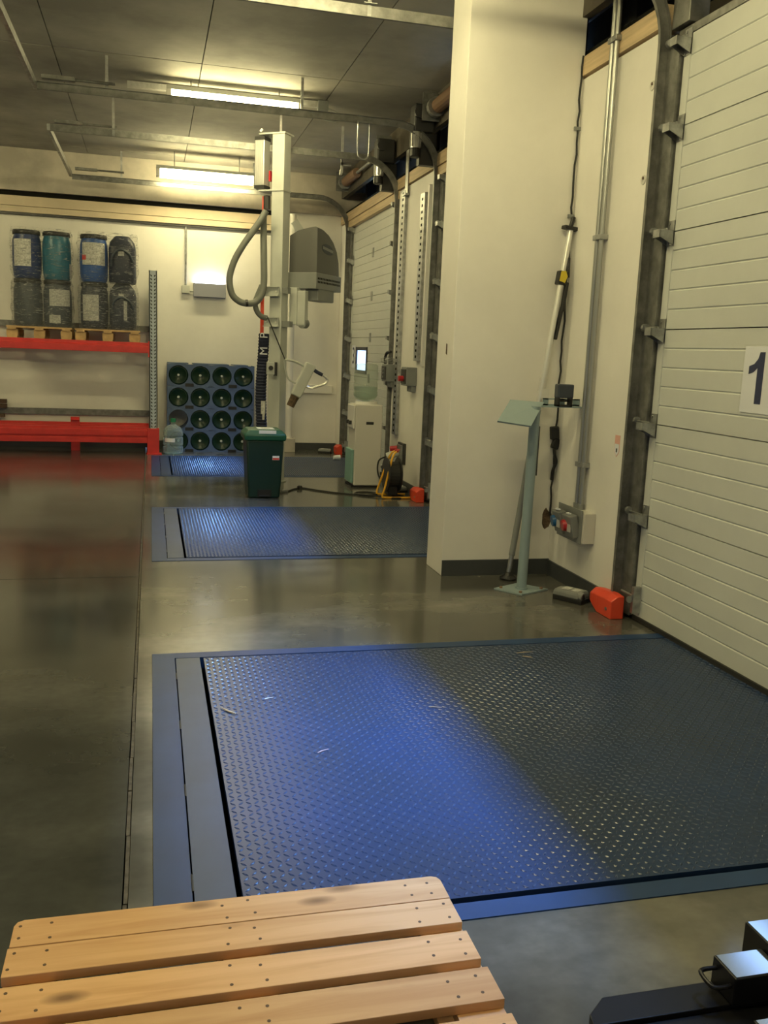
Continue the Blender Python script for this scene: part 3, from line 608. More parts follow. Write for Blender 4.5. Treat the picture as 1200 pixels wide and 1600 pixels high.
# upstand with long slots
for x0, x1 in ((0.10, 0.135), (0.195, 0.245), (0.30, 0.345)): sh.box(x0, x1, 0.094, 0.10, 1.141, 1.185)
sh.box(0.10, 0.345, 0.094, 0.10, 1.141, 1.150); sh.box(0.10, 0.345, 0.094, 0.10, 1.177, 1.185)
sh.build('slotted_shelf', 'stand', t)
MB().box(0.030, 0.046, -0.012, 0.030, 0.72, 1.02).build('side_strip', 'baseboard', t)
t = thing('ink_stamp', 'dark self-inking stamp on the slotted shelf of the stand', 'stamp', (2.43, 5.12, 1.141))
MB().box(-0.052, 0.052, -0.03, 0.03, 0.052, 0.135).build('cap', 'stampblue', t, bevel=0.008)
b = MB(); b.box(-0.048, -0.036, -0.026, 0.026, 0, 0.054); b.box(0.036, 0.048, -0.026, 0.026, 0, 0.054); b.box(-0.048, 0.048, -0.026, 0.026, 0, 0.010); b.box(-0.048, 0.048, 0.01, 0.02, 0.028, 0.04); b.build('frame', 'black', t)

# ================================================================== LOAD BAR leaning in the corner
t = thing('load_bar', 'telescopic aluminium load bar leaning in the corner by the stand', 'load bar', (2.245, 5.36, 0))
P0 = Vector((0, 0, 0.03)); P1 = Vector((0.298, 0.075, 2.24)); dd = (P1-P0)
at = lambda z: P0+dd*((z-0.03)/(2.24-0.03))
MB().cyl(at(0.16), at(1.10), 0.020, 16).build('lower_tube', 'mgrey', t, smooth=True)
MB().cyl(at(0.05), at(0.18), 0.016, 16).build('foot_tube', 'galv', t, smooth=True)
MB().lathe([(0.052, 0.0), (0.055, 0.012), (0.03, 0.03), (0.018, 0.05)], (0, 0, 0), seg=18).build('foot_pad', 'black', t)
MB().cyl(at(1.10), at(2.22), 0.0185, 16).build('upper_tube', 'alu', t, smooth=True)
MB().cyl(at(1.22), at(1.30), 0.026, 16).build('tape_wrap', 'sleeve_clear', t, smooth=True)
MB().box(at(1.19).x-0.01, at(1.19).x+0.045, at(1.19).y-0.032, at(1.19).y-0.030, 1.17, 1.235).build('tag', 'white', t)
cl = MB().obox(at(1.925), (0.062, 0.056, 0.085), (1, 0, -0.13), (0, 1, 0)).build('clamp', 'black', t, bevel=0.006)
b = MB(); c_ = at(1.935)
b.prism([(c_.x-0.028, 1.905), (c_.x+0.006, 1.895), (c_.x+0.022, 1.935), (c_.x+0.008, 1.968), (c_.x-0.02, 1.965)], 'xz', c_.y-0.036, c_.y-0.028); b.build('clamp_plate', 'yellowp', cl)
o1 = Vector((0.035, -0.01, 0))
b = MB(); b.tube([at(2.05)+o1*0.55, at(1.99)+o1*0.7, at(1.93)+o1], [0.012, 0.014, 0.012], 8); b.build('release_grip', 'black', t, smooth=True)
b = MB(); b.bar(at(1.90)+o1, at(1.72)+o1*1.05, 0.022, 0.030); b.bar(at(1.75)+o1*0.95, at(1.545)+o1*0.75, 0.020, 0.026); b.build('lever', 'black', t, bevel=0.004)
b = MB(); c_ = at(2.23); b.obox(c_, (0.105, 0.05, 0.022), (1, 0.1, -0.10), (0, 1, 0)); b.cyl(c_+Vector((0, 0, 0.01)), c_+Vector((0.02, 0.01, 0.07)), 0.014, 10); b.build('top_pad', 'black', t, bevel=0.003)

# black cable down the corner with an in-line connector, and the broken plaster hole
t = thing('corner_cable', 'black cable running down the inside corner behind the load bar', 'cable', (2.565, 5.478, 0.40))
random.seed(5); pts = []
for k in range(46):
    z = 0.0+k*(3.25-0.40)/45; pts.append((random.uniform(-0.008, 0.004)-0.002, random.uniform(-0.006, 0.002), z))
MB().tube(pts, 0.0065, 6).build('cable', 'black', t, smooth=True)
b = MB(); b.obox((-0.018, -0.012, 0.55), (0.055, 0.04, 0.085), (1, 0, 0.1), (0, 1, 0)); b.obox((-0.004, -0.012, 0.48), (0.05, 0.035, 0.07), (1, 0, -0.3), (0, 1, 0)); b.build('connector', 'black', t, bevel=0.008)
MB().tube(spline([(-0.02, -0.01, 0.52), (-0.012, -0.02, 0.42), (0.004, -0.02, 0.36), (-0.012, -0.015, 0.30), (-0.008, 0, 0.24)], 5), 0.010, 6).build('cable_slack', 'black', t, smooth=True)
for z in (2.42, 1.9): MB().box(-0.03, 0.012, -0.008, 0.004, z, z+0.02).build('cable_clip', 'mgrey', t)
random.seed(2); poly = []
for k in range(14):
    a = 2*math.pi*k/14; rr = random.uniform(0.75, 1.1); poly.append((2.545+0.034*rr*math.cos(a), 0.375+0.075*rr*math.sin(a)))
MB().prism(poly, 'xz', 5.4875, 5.492).build('plaster_hole', 'hole', pl)

# ================================================================== SOCKET BOX, CONDUITS AND SMALL WALL ITEMS
t = thing('socket_box', 'grey industrial socket box with blue and red lids low on the right wall', 'socket', (WX, 5.045, 0.335))
MB().box(-0.075, 0, -0.175, 0.13, 0.0, 0.185).build('housing', 'white_warm', t, bevel=0.004)
MB().box(-0.083, -0.075, -0.155, 0.175, -0.005, 0.20).build('front_plate', 'mgrey', t, bevel=0.002)
for yc, m, nm in ((0.085, 'blueplug', 'blue socket lid'), (-0.065, 'redplug', 'red socket lid')):
    s_ = MB().obox((-0.105, yc, 0.095), (0.05, 0.115, 0.14), (1, 0, 0.25), (0, 1, 0)).build('socket', 'mgrey', t, bevel=0.006)
    MB().cyl((-0.112, yc+0.030, 0.095), (-0.148, yc+0.036, 0.088), 0.042, 16, 0.034).build('socket_lid', m, s_, smooth=True, label=nm)
    MB().box(-0.134, -0.128, yc-0.045, yc-0.005, 0.06, 0.125).build('rating_label', 'white_warm', s_)
    MB().box(-0.137, -0.118, yc-0.018, yc+0.018, 0.166, 0.174).build('hinge', 'paper', s_)
for lab, yc in (('left one of the twin galvanised conduits above the socket box', 5.075), ('right one of the twin galvanised conduits above the socket box', 5.025)):
    t = thing('steel_conduit', lab, 'conduit', (WX-0.03, yc, 0.52), group='twin conduits')
    MB().cyl((0, 0, 0), (0, 0, 3.0), 0.0150, 14).build('pipe', 'conduit', t, smooth=True)
    for z in (0.26, 1.60, 2.68): MB().box(-0.022, 0.03, -0.025, 0.025, z, z+0.03).build('clip', 'galv', t, bevel=0.003)
    MB().cyl((0, 0, 0.0), (0, 0, 0.035), 0.022, 14).build('gland', 'mgrey', t)
for lab, yc, z in (('upper round plaster patch with dark bolt hole beside the door rail', 4.64, 2.875), ('lower round plaster patch with dark bolt hole beside the door rail', 4.65, 2.40)):
    t = thing('wall_plug', lab, 'wall plug', (WX, yc, z), group='wall plugs')
    MB().lathe([(0.026, 0.0), (0.024, -0.004), (0.010, -0.004), (0.009, -0.002)], (0, 0, -0.006), 'x', 18).build('patch', 'white_warm', t)
    MB().cyl((-0.0065, 0.0, 0.004), (-0.002, 0.0, 0.004), 0.008, 10).build('bolt_hole', 'cardboard', t)
t = thing('arrow_sticker', 'small red and white arrow sticker on the right wall beside the rail', 'sticker', (WX, 4.69, 0.885))
MB().prism([(-0.028, 0.125), (0.028, 0.125), (0.028, 0.030), (0, 0.0), (-0.028, 0.030)], 'yz', -0.0015, 0).build('backing', 'pinkink', t)
MB().prism([(-0.024, 0.075), (0.024, 0.075), (0.024, 0.032), (0, 0.006), (-0.024, 0.032)], 'yz', -0.0022, -0.0015).build('arrow_field', 'paper', t)
MB().prism([(-0.007, 0.028), (0.007, 0.028), (0.007, 0.05), (-0.007, 0.05)], 'yz', -0.0028, -0.0022).build('symbol', 'steel_dark', t)

# sign "1"
t = thing('number_sign', 'white paper sign with a navy numeral 1 in a clear pocket on the door', 'sign', (DX, 3.57, 1.215))
MB().box(-0.004, -0.001, -0.110, 0.105, 0.004, 0.300).build('paper', 'paper', t)
MB().prism([(0.004, 0.045), (-0.040, 0.045), (-0.040, 0.275), (-0.006, 0.275), (0.005, 0.245), (0.030, 0.222), (0.064, 0.212), (0.064, 0.176), (0.030, 0.186), (0.004, 0.205)], 'yz', -0.0052, -0.004).build('numeral', 'navyink', t)
MB().box(-0.0068, -0.0058, -0.116, 0.112, -0.004, 0.308).build('clear_pocket', 'sleeve_clear', t)

t = thing('number_sign', 'paper sign with a dark numeral 3 beside the window of the farthest door', 'sign', (DX, 12.06, 1.20))
MB().box(-0.004, -0.001, -0.105, 0.105, 0.004, 0.300).build('paper', 'paper', t)
text_mesh('numeral', '3', 0.31, 'navyink', t, Matrix.Translation((-0.0048, 0, 0.152)) @ Matrix.Rotation(R(-90), 4, 'Z') @ Matrix.Rotation(R(90), 4, 'X'), 0.0006)

# bait stations and orange-red rail guards
def bait(lab, x, y, rz, s=1.0):
    t = thing('bait_station', lab, 'bait box', (x, y, 0), rz, 'bait stations')
    MB().prism([(-0.10*s, -0.055*s), (0.10*s, -0.065*s), (0.10*s, 0.06*s), (-0.07*s, 0.065*s), (-0.105*s, 0.03*s)], 'xy', 0, 0.028*s).build('base', 'black', t, bevel=0.004)
    b = MB(); rings = []
    for z, k in ((0.028, 0.99), (0.05, 0.97), (0.066, 0.88)):
        rings.append([(x_*k*s, y_*k*s, z*s) for x_, y_ in ((-0.10, -0.055), (0.075, -0.062), (0.085, 0.06), (-0.07, 0.065), (-0.105, 0.03))])
    b.loft(rings); b.build('cover', 'mgrey', t, bevel=0.004)
    MB().cyl((0.06*s, -0.03*s, 0.045*s), (0.098*s, -0.035*s, 0.042*s), 0.026*s, 14).build('entry_tube', 'mgrey', t)
    MB().cyl((0.0975*s, -0.035*s, 0.042*s), (0.0995*s, -0.035*s, 0.042*s), 0.018*s, 14).build('entry_hole', 'black', t)
    for x0, x1 in ((-0.06, -0.01), (0.005, 0.05)): MB().box(x0*s, x1*s, -0.025*s, 0.035*s, 0.066*s, 0.0675*s).build('label', 'paper_grey', t)
bait('grey bait station box on the floor beside the near red rail guard', 2.445, 4.84, -0.95)
bait('small grey bait station by the farthest red rail guard', 2.36, 12.50, -0.4, 0.9)
bait('dark bait station tucked behind the cable reel', 2.50, 9.02, -1.5, 0.95)
def guard(lab, yb):
    t = thing('rail_guard', lab, 'rail guard', (2.54, yb, 0), 0, 'rail guards')
    b = MB(); rings = []
    for y, w_, z0, z1 in ((0.21, 0.045, 0.04, 0.115), (0.15, 0.055, 0.02, 0.125), (0.09, 0.060, 0.0, 0.13), (0.0, 0.060, 0.0, 0.135), (-0.07, 0.058, 0.0, 0.13)):
        rings.append([(-w_, y, z0), (w_*0.4, y, z0), (w_*0.4, y, z1), (-w_*0.3, y, z1), (-w_, y, z1-0.03)])
    b.loft(rings); b.build('cover', 'orange_red', t, bevel=0.005)
    MB().cyl((-0.058, -0.02, 0.05), (-0.064, -0.02, 0.05), 0.010, 8).build('bolt', 'galv', t)
guard('orange-red rail guard at the foot of the door numbered 1', 4.50)
guard('orange-red rail guard beside the yellow cable reel frame', 8.40)
guard('orange-red rail guard at the foot of the farthest rail', 12.36)

# ================================================================== WATER COOLER AND BOTTLE
t = thing('water_cooler', 'white free-standing water cooler in front of the farthest door', 'water cooler', (2.215, 9.46, 0))
MB().box(-0.145, 0.145, -0.16, 0.17, 0.02, 0.875).build('body', 'white_warm', t, bevel=0.012)
MB().box(-0.175, -0.146, -0.15, 0.16, 0.045, 0.40).build('lower_front', 'aqua', t, bevel=0.008)
MB().box(-0.165, -0.146, -0.15, 0.16, 0.62, 0.865).build('upper_front', 'white', t, bevel=0.008)
for yy_ in (-0.06, 0.07): MB().box(-0.195, -0.165, yy_-0.015, yy_+0.015, 0.66, 0.70).build('tap', 'steel_dark', t, bevel=0.003)
MB().box(-0.03, 0.055, -0.1615, -0.150, 0.665, 0.70).build('hand_hole', 'black', t, bevel=0.006)
MB().box(-0.17, 0.14, -0.15, 0.16, 0.0, 0.022).build('plinth', 'black', t)
MB().cyl((0, 0, 0.873), (0, 0, 0.905), 0.125, 24, 0.115).build('bottle_collar', 'white', t, smooth=True)
t = thing('cooler_bottle', 'translucent greenish water bottle upside down on the cooler', 'bottle', (2.205, 9.46, 0.905))
MB().lathe([(0.03, 0.0), (0.10, 0.02), (0.128, 0.06), (0.128, 0.10), (0.122, 0.108), (0.122, 0.118), (0.128, 0.126), (0.128, 0.19), (0.122, 0.198), (0.122, 0.208), (0.128, 0.216), (0.128, 0.30), (0.118, 0.32), (0.124, 0.335), (0.122, 0.375), (0.105, 0.39), (0.02, 0.385)], seg=28).build('shell', 'clear_green', t, smooth=True)
MB().lathe([(0.02, 0.012), (0.095, 0.03), (0.12, 0.06), (0.12, 0.15), (0.02, 0.151)], seg=24).build('water', glass_mat('bottle_water', (0.86, 0.92, 0.88), 0.86, 0.05, (0.4, 0.5, 0.45)), t, smooth=True)

# ================================================================== GREEN PEDAL BIN
t = thing('pedal_bin', 'dark green plastic pedal bin with paper label on its lid', 'bin', (1.045, 8.76, 0))
b = MB(); rings = []
for z, wx, wy in ((0, 0.150, 0.165), (0.10, 0.155, 0.17), (0.12, 0.158, 0.172), (0.565, 0.178, 0.185)):
    rings.append([(sx*wx+0*sy, sy*wy, z) for sx, sy in ((-1, -1), (1, -1), (1, 1), (-1, 1))])
b.loft(rings); b.build('body', 'binbody', t, bevel=0.018, smooth=True)
b = MB(); b.loft([[(sx*wx, sy*wy, z) for sx, sy in ((-1, -1), (1, -1), (1, 1), (-1, 1))] for z, wx, wy in ((0.555, 0.195, 0.200), (0.61, 0.200, 0.205), (0.625, 0.185, 0.19), (0.655, 0.155, 0.165))])
lid = b.build('lid', 'binlid', t, bevel=0.012, smooth=True)
MB().box(-0.06, 0.10, -0.08, 0.10, 0.655, 0.6565).build('lid_label', 'paper', lid)
MB().box(-0.02, 0.06, -0.05, 0.06, 0.6565, 0.6575).build('label_print', 'paper_grey', lid)
MB().box(-0.062, 0.10, -0.1965, -0.190, 0.622, 0.652).build('lid_label_edge', 'paper', lid)
MB().box(-0.065, 0.065, -0.172, -0.150, 0.015, 0.085).build('pedal_recess', 'black', t)
MB().box(-0.05, 0.05, -0.19, -0.15, 0.018, 0.032).build('pedal', 'rubber', t, bevel=0.004)
st = MB().box(0.07, 0.135, -0.187, -0.172, 0.372, 0.412).build('sticker', 'paper', t)
MB().box(0.072, 0.133, -0.1885, -0.186, 0.375, 0.392).build('sticker_band', 'redink', st)

# ================================================================== CABLE REEL AND EXTENSION CABLE
t = thing('cable_reel', 'black cable reel on a bent yellow tube frame by the middle door', 'cable reel', (2.33, 8.70, 0))
for sy in (-0.13, 0.10):
    MB().tube(spline([(0.03, sy*0.3, 0.46), (-0.02, sy*0.5, 0.40), (-0.10, sy, 0.12), (-0.125, sy, 0.03), (-0.09, sy, 0.011), (0.10, sy, 0.011), (0.17, sy, 0.011)], 6), 0.010, 8).build('frame_tube', 'yellow', t, smooth=True)
MB().cyl((-0.055, 0.0, 0.225), (0.055, 0.0, 0.225), 0.13, 24).build('drum', 'rubber', t)
for xx in (-0.068, 0.054): MB().cyl((xx, 0.0, 0.225), (xx+0.014, 0.0, 0.225), 0.172, 28).build('flange', 'black', t, bevel=0.003)
MB().box(-0.05, 0.05, -0.06, 0.06, 0.02, 0.12).build('foot_block', 'black', t, bevel=0.008)
MB().tube([(0.03, -0.05, 0.46), (0.06, 0.0, 0.47), (0.03, 0.03, 0.46)], 0.012, 8).build('handle', 'redplug', t)
t = thing('extension_cable', 'dark extension cable snaking on the floor from bin to cable reel', 'cable', (1.8, 8.9, 0))
OX = (1.8, 8.9, 0)
MB(OX).tube(spline([(1.27, 8.95, 0.008), (1.33, 9.0, 0.008), (1.42, 9.14, 0.008), (1.52, 9.20, 0.008), (1.62, 9.08, 0.008), (1.80, 8.90, 0.008), (1.98, 8.79, 0.008), (2.12, 8.74, 0.008), (2.22, 8.83, 0.008), (2.14, 8.95, 0.008), (2.00, 8.88, 0.010), (2.02, 8.76, 0.012), (2.16, 8.66, 0.012), (2.32, 8.56, 0.008), (2.44, 8.60, 0.008), (2.44, 8.72, 0.008), (2.36, 8.80, 0.012)], 6), 0.008, 6).build('cable', 'rubber', t, smooth=True)
MB(OX).obox((1.29, 8.97, 0.014), (0.09, 0.03, 0.028), (1, 0.7, 0), (0, 1, 0)).build('plug', 'mgrey', t, bevel=0.006)
b = MB(OX); b.cyl((1.46, 9.17, 0.02), (1.50, 9.19, 0.02), 0.016, 8); b.box(1.475, 1.485, 9.13, 9.24, 0.0, 0.03); b.build('cable_joint', 'rubber', t)

# plug-in socket by door 2/3 and control boxes on the wall
t = thing('wall_socket', 'grey recessed wall socket with a plug behind the cable reel', 'socket', (WX, 9.22, 0.27))
MB().box(-0.03, 0, -0.11, 0.12, 0, 0.22).build('back_box', 'steel_dark', t, bevel=0.004)
MB().box(-0.045, -0.03, -0.09, 0.10, 0.02, 0.20).build('face_plate', 'mgrey', t, bevel=0.004)
MB().cyl((-0.04, 0.02, 0.12), (-0.16, 0.06, 0.07), 0.045, 14, 0.036).build('plug', 'lgrey', t, smooth=True)
MB().cyl((-0.06, 0.02, 0.16), (-0.13, 0.05, 0.15), 0.030, 12).build('plug_lid', 'redplug', t, smooth=True)
MB().tube(spline([(-0.15, 0.055, 0.07), (-0.24, 0.08, 0.02), (-0.25, 0.05, -0.12), (-0.20, -0.1, -0.23), (-0.18, -0.3, -0.255)], 5), 0.009, 6).build('lead', 'rubber', t, smooth=True)
def ctrl(lab, y, z, red):
    t = thing('control_box', lab, 'control box', (WX, y, z), group='door control boxes')
    MB().box(-0.11, 0, -0.10, 0.10, 0, 0.185).build('housing', 'mgrey', t, bevel=0.006)
    MB().box(-0.118, -0.11, -0.09, 0.09, 0.02, 0.165).build('front', 'steel_dark', t, bevel=0.003)
    MB().box(-0.05, 0, -0.08, 0.08, -0.06, 0.0).build('terminal_cover', 'mgrey', t, bevel=0.004)
    if red: MB().cyl((-0.118, 0.0, 0.07), (-0.165, 0.0, 0.07), 0.028, 14).build('rotary_switch', 'redplug', t)
    else:
        for zz in (0.05, 0.09, 0.13): MB().cyl((-0.118, 0, zz), (-0.126, 0, zz), 0.013, 10).build('button', 'mgrey', t)
    return t
ctrl('grey control box with red rotary switch on the wall by the middle door', 8.93, 1.10, True)
ctrl('grey control box with clear bag on top beside the water cooler', 9.745, 1.11, False)
random.seed(9); b = MB(); rings = []
for i in range(7):
    z = i/6; ring = []
    for k in range(14):
        a = 2*math.pi*k/14; rr = 0.085*math.sin(math.pi*(0.12+0.8*z))*random.uniform(0.8, 1.15); ring.append((-0.06+rr*math.cos(a), rr*1.2*math.sin(a), z*0.085))
    rings.append(ring)
b.loft(rings); tag(b.build('plastic_bag', 'film', loc=(WX-0.01, 9.745, 1.296)), 'crumpled clear plastic bag lying on the control box', 'bag')
tag(MB().tube(spline([(0, 0, 0), (-0.01, -0.02, 0.06), (-0.01, -0.10, 0.12), (0.0, -0.22, 0.13)], 5), 0.016, 8).build('cable_gland', 'black', loc=(WX-0.06, 9.90, 1.30)), 'short bent black cable sleeve above the bagged control box', 'cable')
# perforated channels
for lab, y, z0, z1 in (('perforated steel channel on the wall beside the farthest door', 9.53, 0.55, 3.08), ('perforated steel channel on the wall beside the middle door', 8.80, 1.35, 2.95)):
    t = thing('perforated_channel', lab, 'channel', (WX, y, z0), group='perforated channels'); h = z1-z0
    MB().box(-0.035, 0, -0.075, 0.075, 0, h).build('channel', 'galv', t, bevel=0.003)
    b = MB(); n = int(h/0.06)
    for k in range(n): b.box(-0.0365, -0.034, -0.022, 0.022, 0.03+k*0.06, 0.055+k*0.06)
    o = b.build('perforation', 'dark', t); o['kind'] = 'stuff'
for lab, y in (('flat galvanised strip standing above the wall beside the far motor', 9.45),):
    t = thing('cover_strip', lab, 'strip', (WX-0.02, y, 3.04))
    MB().prism([(-0.05, 0), (0.04, 0), (0.05, 0.05), (0.05, 0.44), (0.01, 0.50), (-0.05, 0.50)], 'yz', -0.008, 0.0).build('strip', 'galv_light', t); MB().box(-0.03, 0.01, -0.06, 0.06, -0.02, 0.0).build('foot', 'galv', t)
MB2 = MB().box(-0.01, 0, -0.62, -0.40, 0, 0.05)
t = thing('white_pipe_cover', 'thin white trunking strip beside the middle door rail', 'trunking', (WX, 8.62, 1.30)); MB().box(-0.03, 0, -0.02, 0.02, 0, 1.70).build('cover', 'white', t, bevel=0.003)
t = thing('beam_hook', 'bent steel angle hanging from the ceiling left of the far motor', 'bracket', (1.99, 10.05, 3.28))
b = MB(); b.box(-0.012, 0.012, -0.012, 0.012, 0.02, CZ-3.28); b.box(-0.012, 0.10, -0.012, 0.012, 0.10, 0.125); b.box(-0.02, 0.004, -0.02, 0.02, 0.0, 0.05); b.build('angle', 'galv_light', t)

# paper cup on the far leveller
t = thing('paper_cup', 'small white cup lying on the farthest leveller', 'cup', (2.37, 11.70, 0.032))
MB().cyl((-0.045, 0, 0), (0.045, 0.0, 0.003), 0.026, 16, 0.034).build('cup_wall', 'paper', t, smooth=True)

# ================================================================== VACUUM TUBE LIFTER
TH = R(-37.6)
cth, sth = math.cos(TH), math.sin(TH)
VX = Vector((cth, sth, 0)); VY = Vector((-sth, cth, 0))
OL = Vector((1.295, 9.70, 0))
t = thing('vacuum_lifter', 'grey vacuum tube lifter on a square steel column behind the bin', 'lifter', OL)
lft = t
def rp(x, y, z): return VX*x+VY*y+Vector((0, 0, z))       # local rotated frame
def rbox(x0, x1, y0, y1, z0, z1, mb=None):
    mb = mb or MB(); return mb.obox(rp((x0+x1)/2, (y0+y1)/2, (z0+z1)/2), (x1-x0, y1-y0, z1-z0), VX, VY)
rbox(-0.07, 0.07, -0.07, 0.07, 0.01, 3.55).build('column', 'lgrey', t, bevel=0.006)
rbox(-0.085, 0.085, -0.085, 0.085, 0.0, 0.012).build('base_flange', 'lgrey', t)
rbox(-0.22, 0.085, -0.085, 0.10, 3.545, 3.56).build('arm_plate', 'lgrey', t); rbox(-0.22, 0.075, -0.08, 0.08, 2.995, 3.01).build('arm_plate', 'lgrey', t)
cb = rbox(-0.28, -0.17, -0.06, 0.06, 3.06, 3.50).build('control_housing', 'alu', t, bevel=0.004)
for z_ in (3.50, 3.027): rbox(-0.283, -0.167, -0.063, 0.063, z_, z_+0.033).build('end_cap', 'steel_dark', cb)
for k in range(5): rbox(-0.275+k*0.022, -0.266+k*0.022, -0.063, -0.060, 3.07, 3.49).build('rib', 'alu', cb)
rbox(-0.13, -0.115, -0.03, 0.03, 3.10, 3.20).build('red_grip', 'redplug', t)
MB().cyl((-0.22, 0.0, 3.56), (-0.20, 0, 3.585), 0.012, 8).build('bolt', 'white', t)
# hose
hp = [(1.13, 2.78), (1.075, 2.68), (1.00, 2.57), (0.90, 2.42), (0.82, 2.27), (0.775, 2.10), (0.80, 1.95), (0.87, 1.88), (0.95, 1.86), (1.04, 1.875), (1.105, 1.95), (1.128, 2.08), (1.125, 2.30), (1.118, 2.55), (1.115, 2.74)]
n_ = len(hp)
b = MB(OL); b.tube(spline([(x, 9.56+0.09*(i/(n_-1)), z) for i, (x, z) in enumerate(hp)], 6), 0.034, 12); b.build('hose', 'hose', t, smooth=True)
b = MB(OL); b.tube(spline([(1.11, 9.64, 2.05), (1.07, 9.66, 1.95), (1.045, 9.66, 1.87), (1.065, 9.66, 1.79), (1.11, 9.66, 1.74), (1.17, 9.68, 1.725)], 6), 0.028, 12); b.build('hose_tail', 'hose', t, smooth=True)
MB(OL).cyl((0.94, 9.59, 1.86), (0.965, 9.59, 1.862), 0.037, 12).build('hose_clamp', 'black', t)
# red strap and navy lift tube
b = MB(OL); b.box(1.122, 1.158, 9.83, 9.85, 1.50, 2.96); b.build('red_strap', 'orange_red', t)
MB(OL).cyl((1.165, 9.80, 2.83), (1.165, 9.80, 2.96), 0.035, 12).build('swivel', 'steel_dark', t)
random.seed(4); rings = []; zz = 0.35
b = MB(OL)
prof = []
k = 0
while zz < 1.58:
    prof.append((0.060 if k % 2 else 0.053, zz)); zz += 0.016; k += 1
for r_, z in prof:
    off = 0.012*math.sin(z*5.0)
    rings.append([(1.150+off+r_*math.cos(2*math.pi*q/16), 9.82+r_*math.sin(2*math.pi*q/16), z) for q in range(16)])
b.loft(rings); sl = b.build('lift_tube', 'sleevefabric', t, smooth=True)
for ch, z in (('M', 1.385), ('P', 1.545)):
    mt = Matrix.Translation(Vector((1.155, 9.748, z))-OL) @ Matrix.Rotation(R(-6), 4, 'Z') @ Matrix.Rotation(R(90), 4, 'X') @ Matrix.Rotation(R(90), 4, 'Z')
    text_mesh('lettering', ch, 0.115, 'paper', sl, mt)
b = MB(OL); b.box(1.135, 1.18, 9.755, 9.762, 0.72, 0.86); b.box(1.15, 1.175, 9.752, 9.760, 0.66, 0.73); b.build('worn_label', 'paper_grey', sl)
# brackets on the column
for z in (1.995, 1.685):
    b = rbox(-0.115, 0.055, -0.105, -0.085, z-0.045, z+0.045); rbox(-0.115, 0.055, -0.125, -0.085, z+0.040, z+0.048, b); rbox(-0.115, 0.055, -0.125, -0.085, z-0.048, z-0.040, b)
    rbox(-0.05, 0.05, -0.09, -0.07, z-0.03, z+0.03, b)
    bo = b.build('clamp_channel', 'lgrey', t)
    for xx in (-0.09, 0.03): MB().cyl(rp(xx, -0.103, z), rp(xx, -0.112, z), 0.010, 8).build('bolt', 'white', bo)
# blower hood: right of the column, front corner towards the camera
HX, HY = 1.66-OL.x, 9.56-OL.y
def hp_(x, y, z): return Vector((HX, HY, 0))+VX*x+VY*y+Vector((0, 0, z))   # x: -0.32..0 (left face), y: 0..0.56 (right face)
prof = [(0.0, 2.20), (0.0, 2.665), (0.14, 2.655), (0.26, 2.62), (0.37, 2.56), (0.46, 2.47), (0.51, 2.36), (0.53, 2.20)]
rings = []
for x, dz, ins in ((-0.33, -0.085, 0.015), (-0.22, -0.035, 0.0), (-0.10, -0.010, 0.0), (-0.02, 0.0, 0.0), (0.0, -0.012, 0.004)):
    rings.append([hp_(x, max(ins, y) if y < 0.1 else y-ins, z+(dz if z > 2.3 else 0)) for y, z in prof])
b = MB(); b.loft(rings); hd = b.build('hood', 'hood', t, smooth=True)
b = MB(); b.obox(hp_(-0.165, 0.28, 2.125), (0.345, 0.58, 0.165), VX, VY); hb_ = b.build('hood_base', 'mgrey', t, bevel=0.006)
b = MB()
for k in range(15):
    for z in (2.115, 2.150): b.obox(hp_(0.0085, 0.03+k*0.035, z), (0.004, 0.016, 0.020), VX, VY)
o = b.build('vent_slot', 'dark', hb_); o['kind'] = 'stuff'
b = MB(); ring = []
for q in range(24):
    a = 2*math.pi*q/24; ring.append((0.13*math.cos(a), 0.052*math.sin(a)))
b.add([hp_(0.004, 0.24+u, 2.46+v-0.1*u) for u, v in ring]+[hp_(0.0005, 0.24+u, 2.46+v-0.1*u) for u, v in ring], [tuple(range(24))]+[(q, (q+1) % 24, (q+1) % 24+24, q+24) for q in range(24)])
em = b.build('emblem', 'stampblue', hd)
b = MB(); b.add([hp_(0.0055, 0.24+u, 2.46+v-0.1*u) for u, v in ((-0.12, -0.014), (0.12, -0.014), (0.12, 0.014), (-0.12, 0.014))], [(0, 1, 2, 3)]); b.build('emblem_band', 'mgrey', em)
b = MB(); b.obox(hp_(-0.08, 0.24, 1.985), (0.16, 0.36, 0.125), VX, VY); b.build('outlet_duct', 'mgrey', t, bevel=0.01)
b = MB(); b.obox(hp_(-0.24, -0.01, 1.86), (0.09, 0.08, 0.38), VX, VY); b.obox(hp_(-0.155, 0.0, 1.84), (0.10, 0.07, 0.36), VX, VY); b.build('support_arm', 'lgrey', t, bevel=0.006)
b = MB(); b.cyl(hp_(-0.14, -0.03, 1.685), hp_(-0.14, 0.05, 1.685), 0.05, 18); b.build('arm_pivot', 'mgrey', t)
rbox(0.06, 0.16, -0.05, 0.02, 1.64, 1.70).build('arm_bracket', 'mgrey', t); rbox(0.06, 0.13, -0.05, 0.02, 1.98, 2.04).build('arm_bracket', 'mgrey', t)
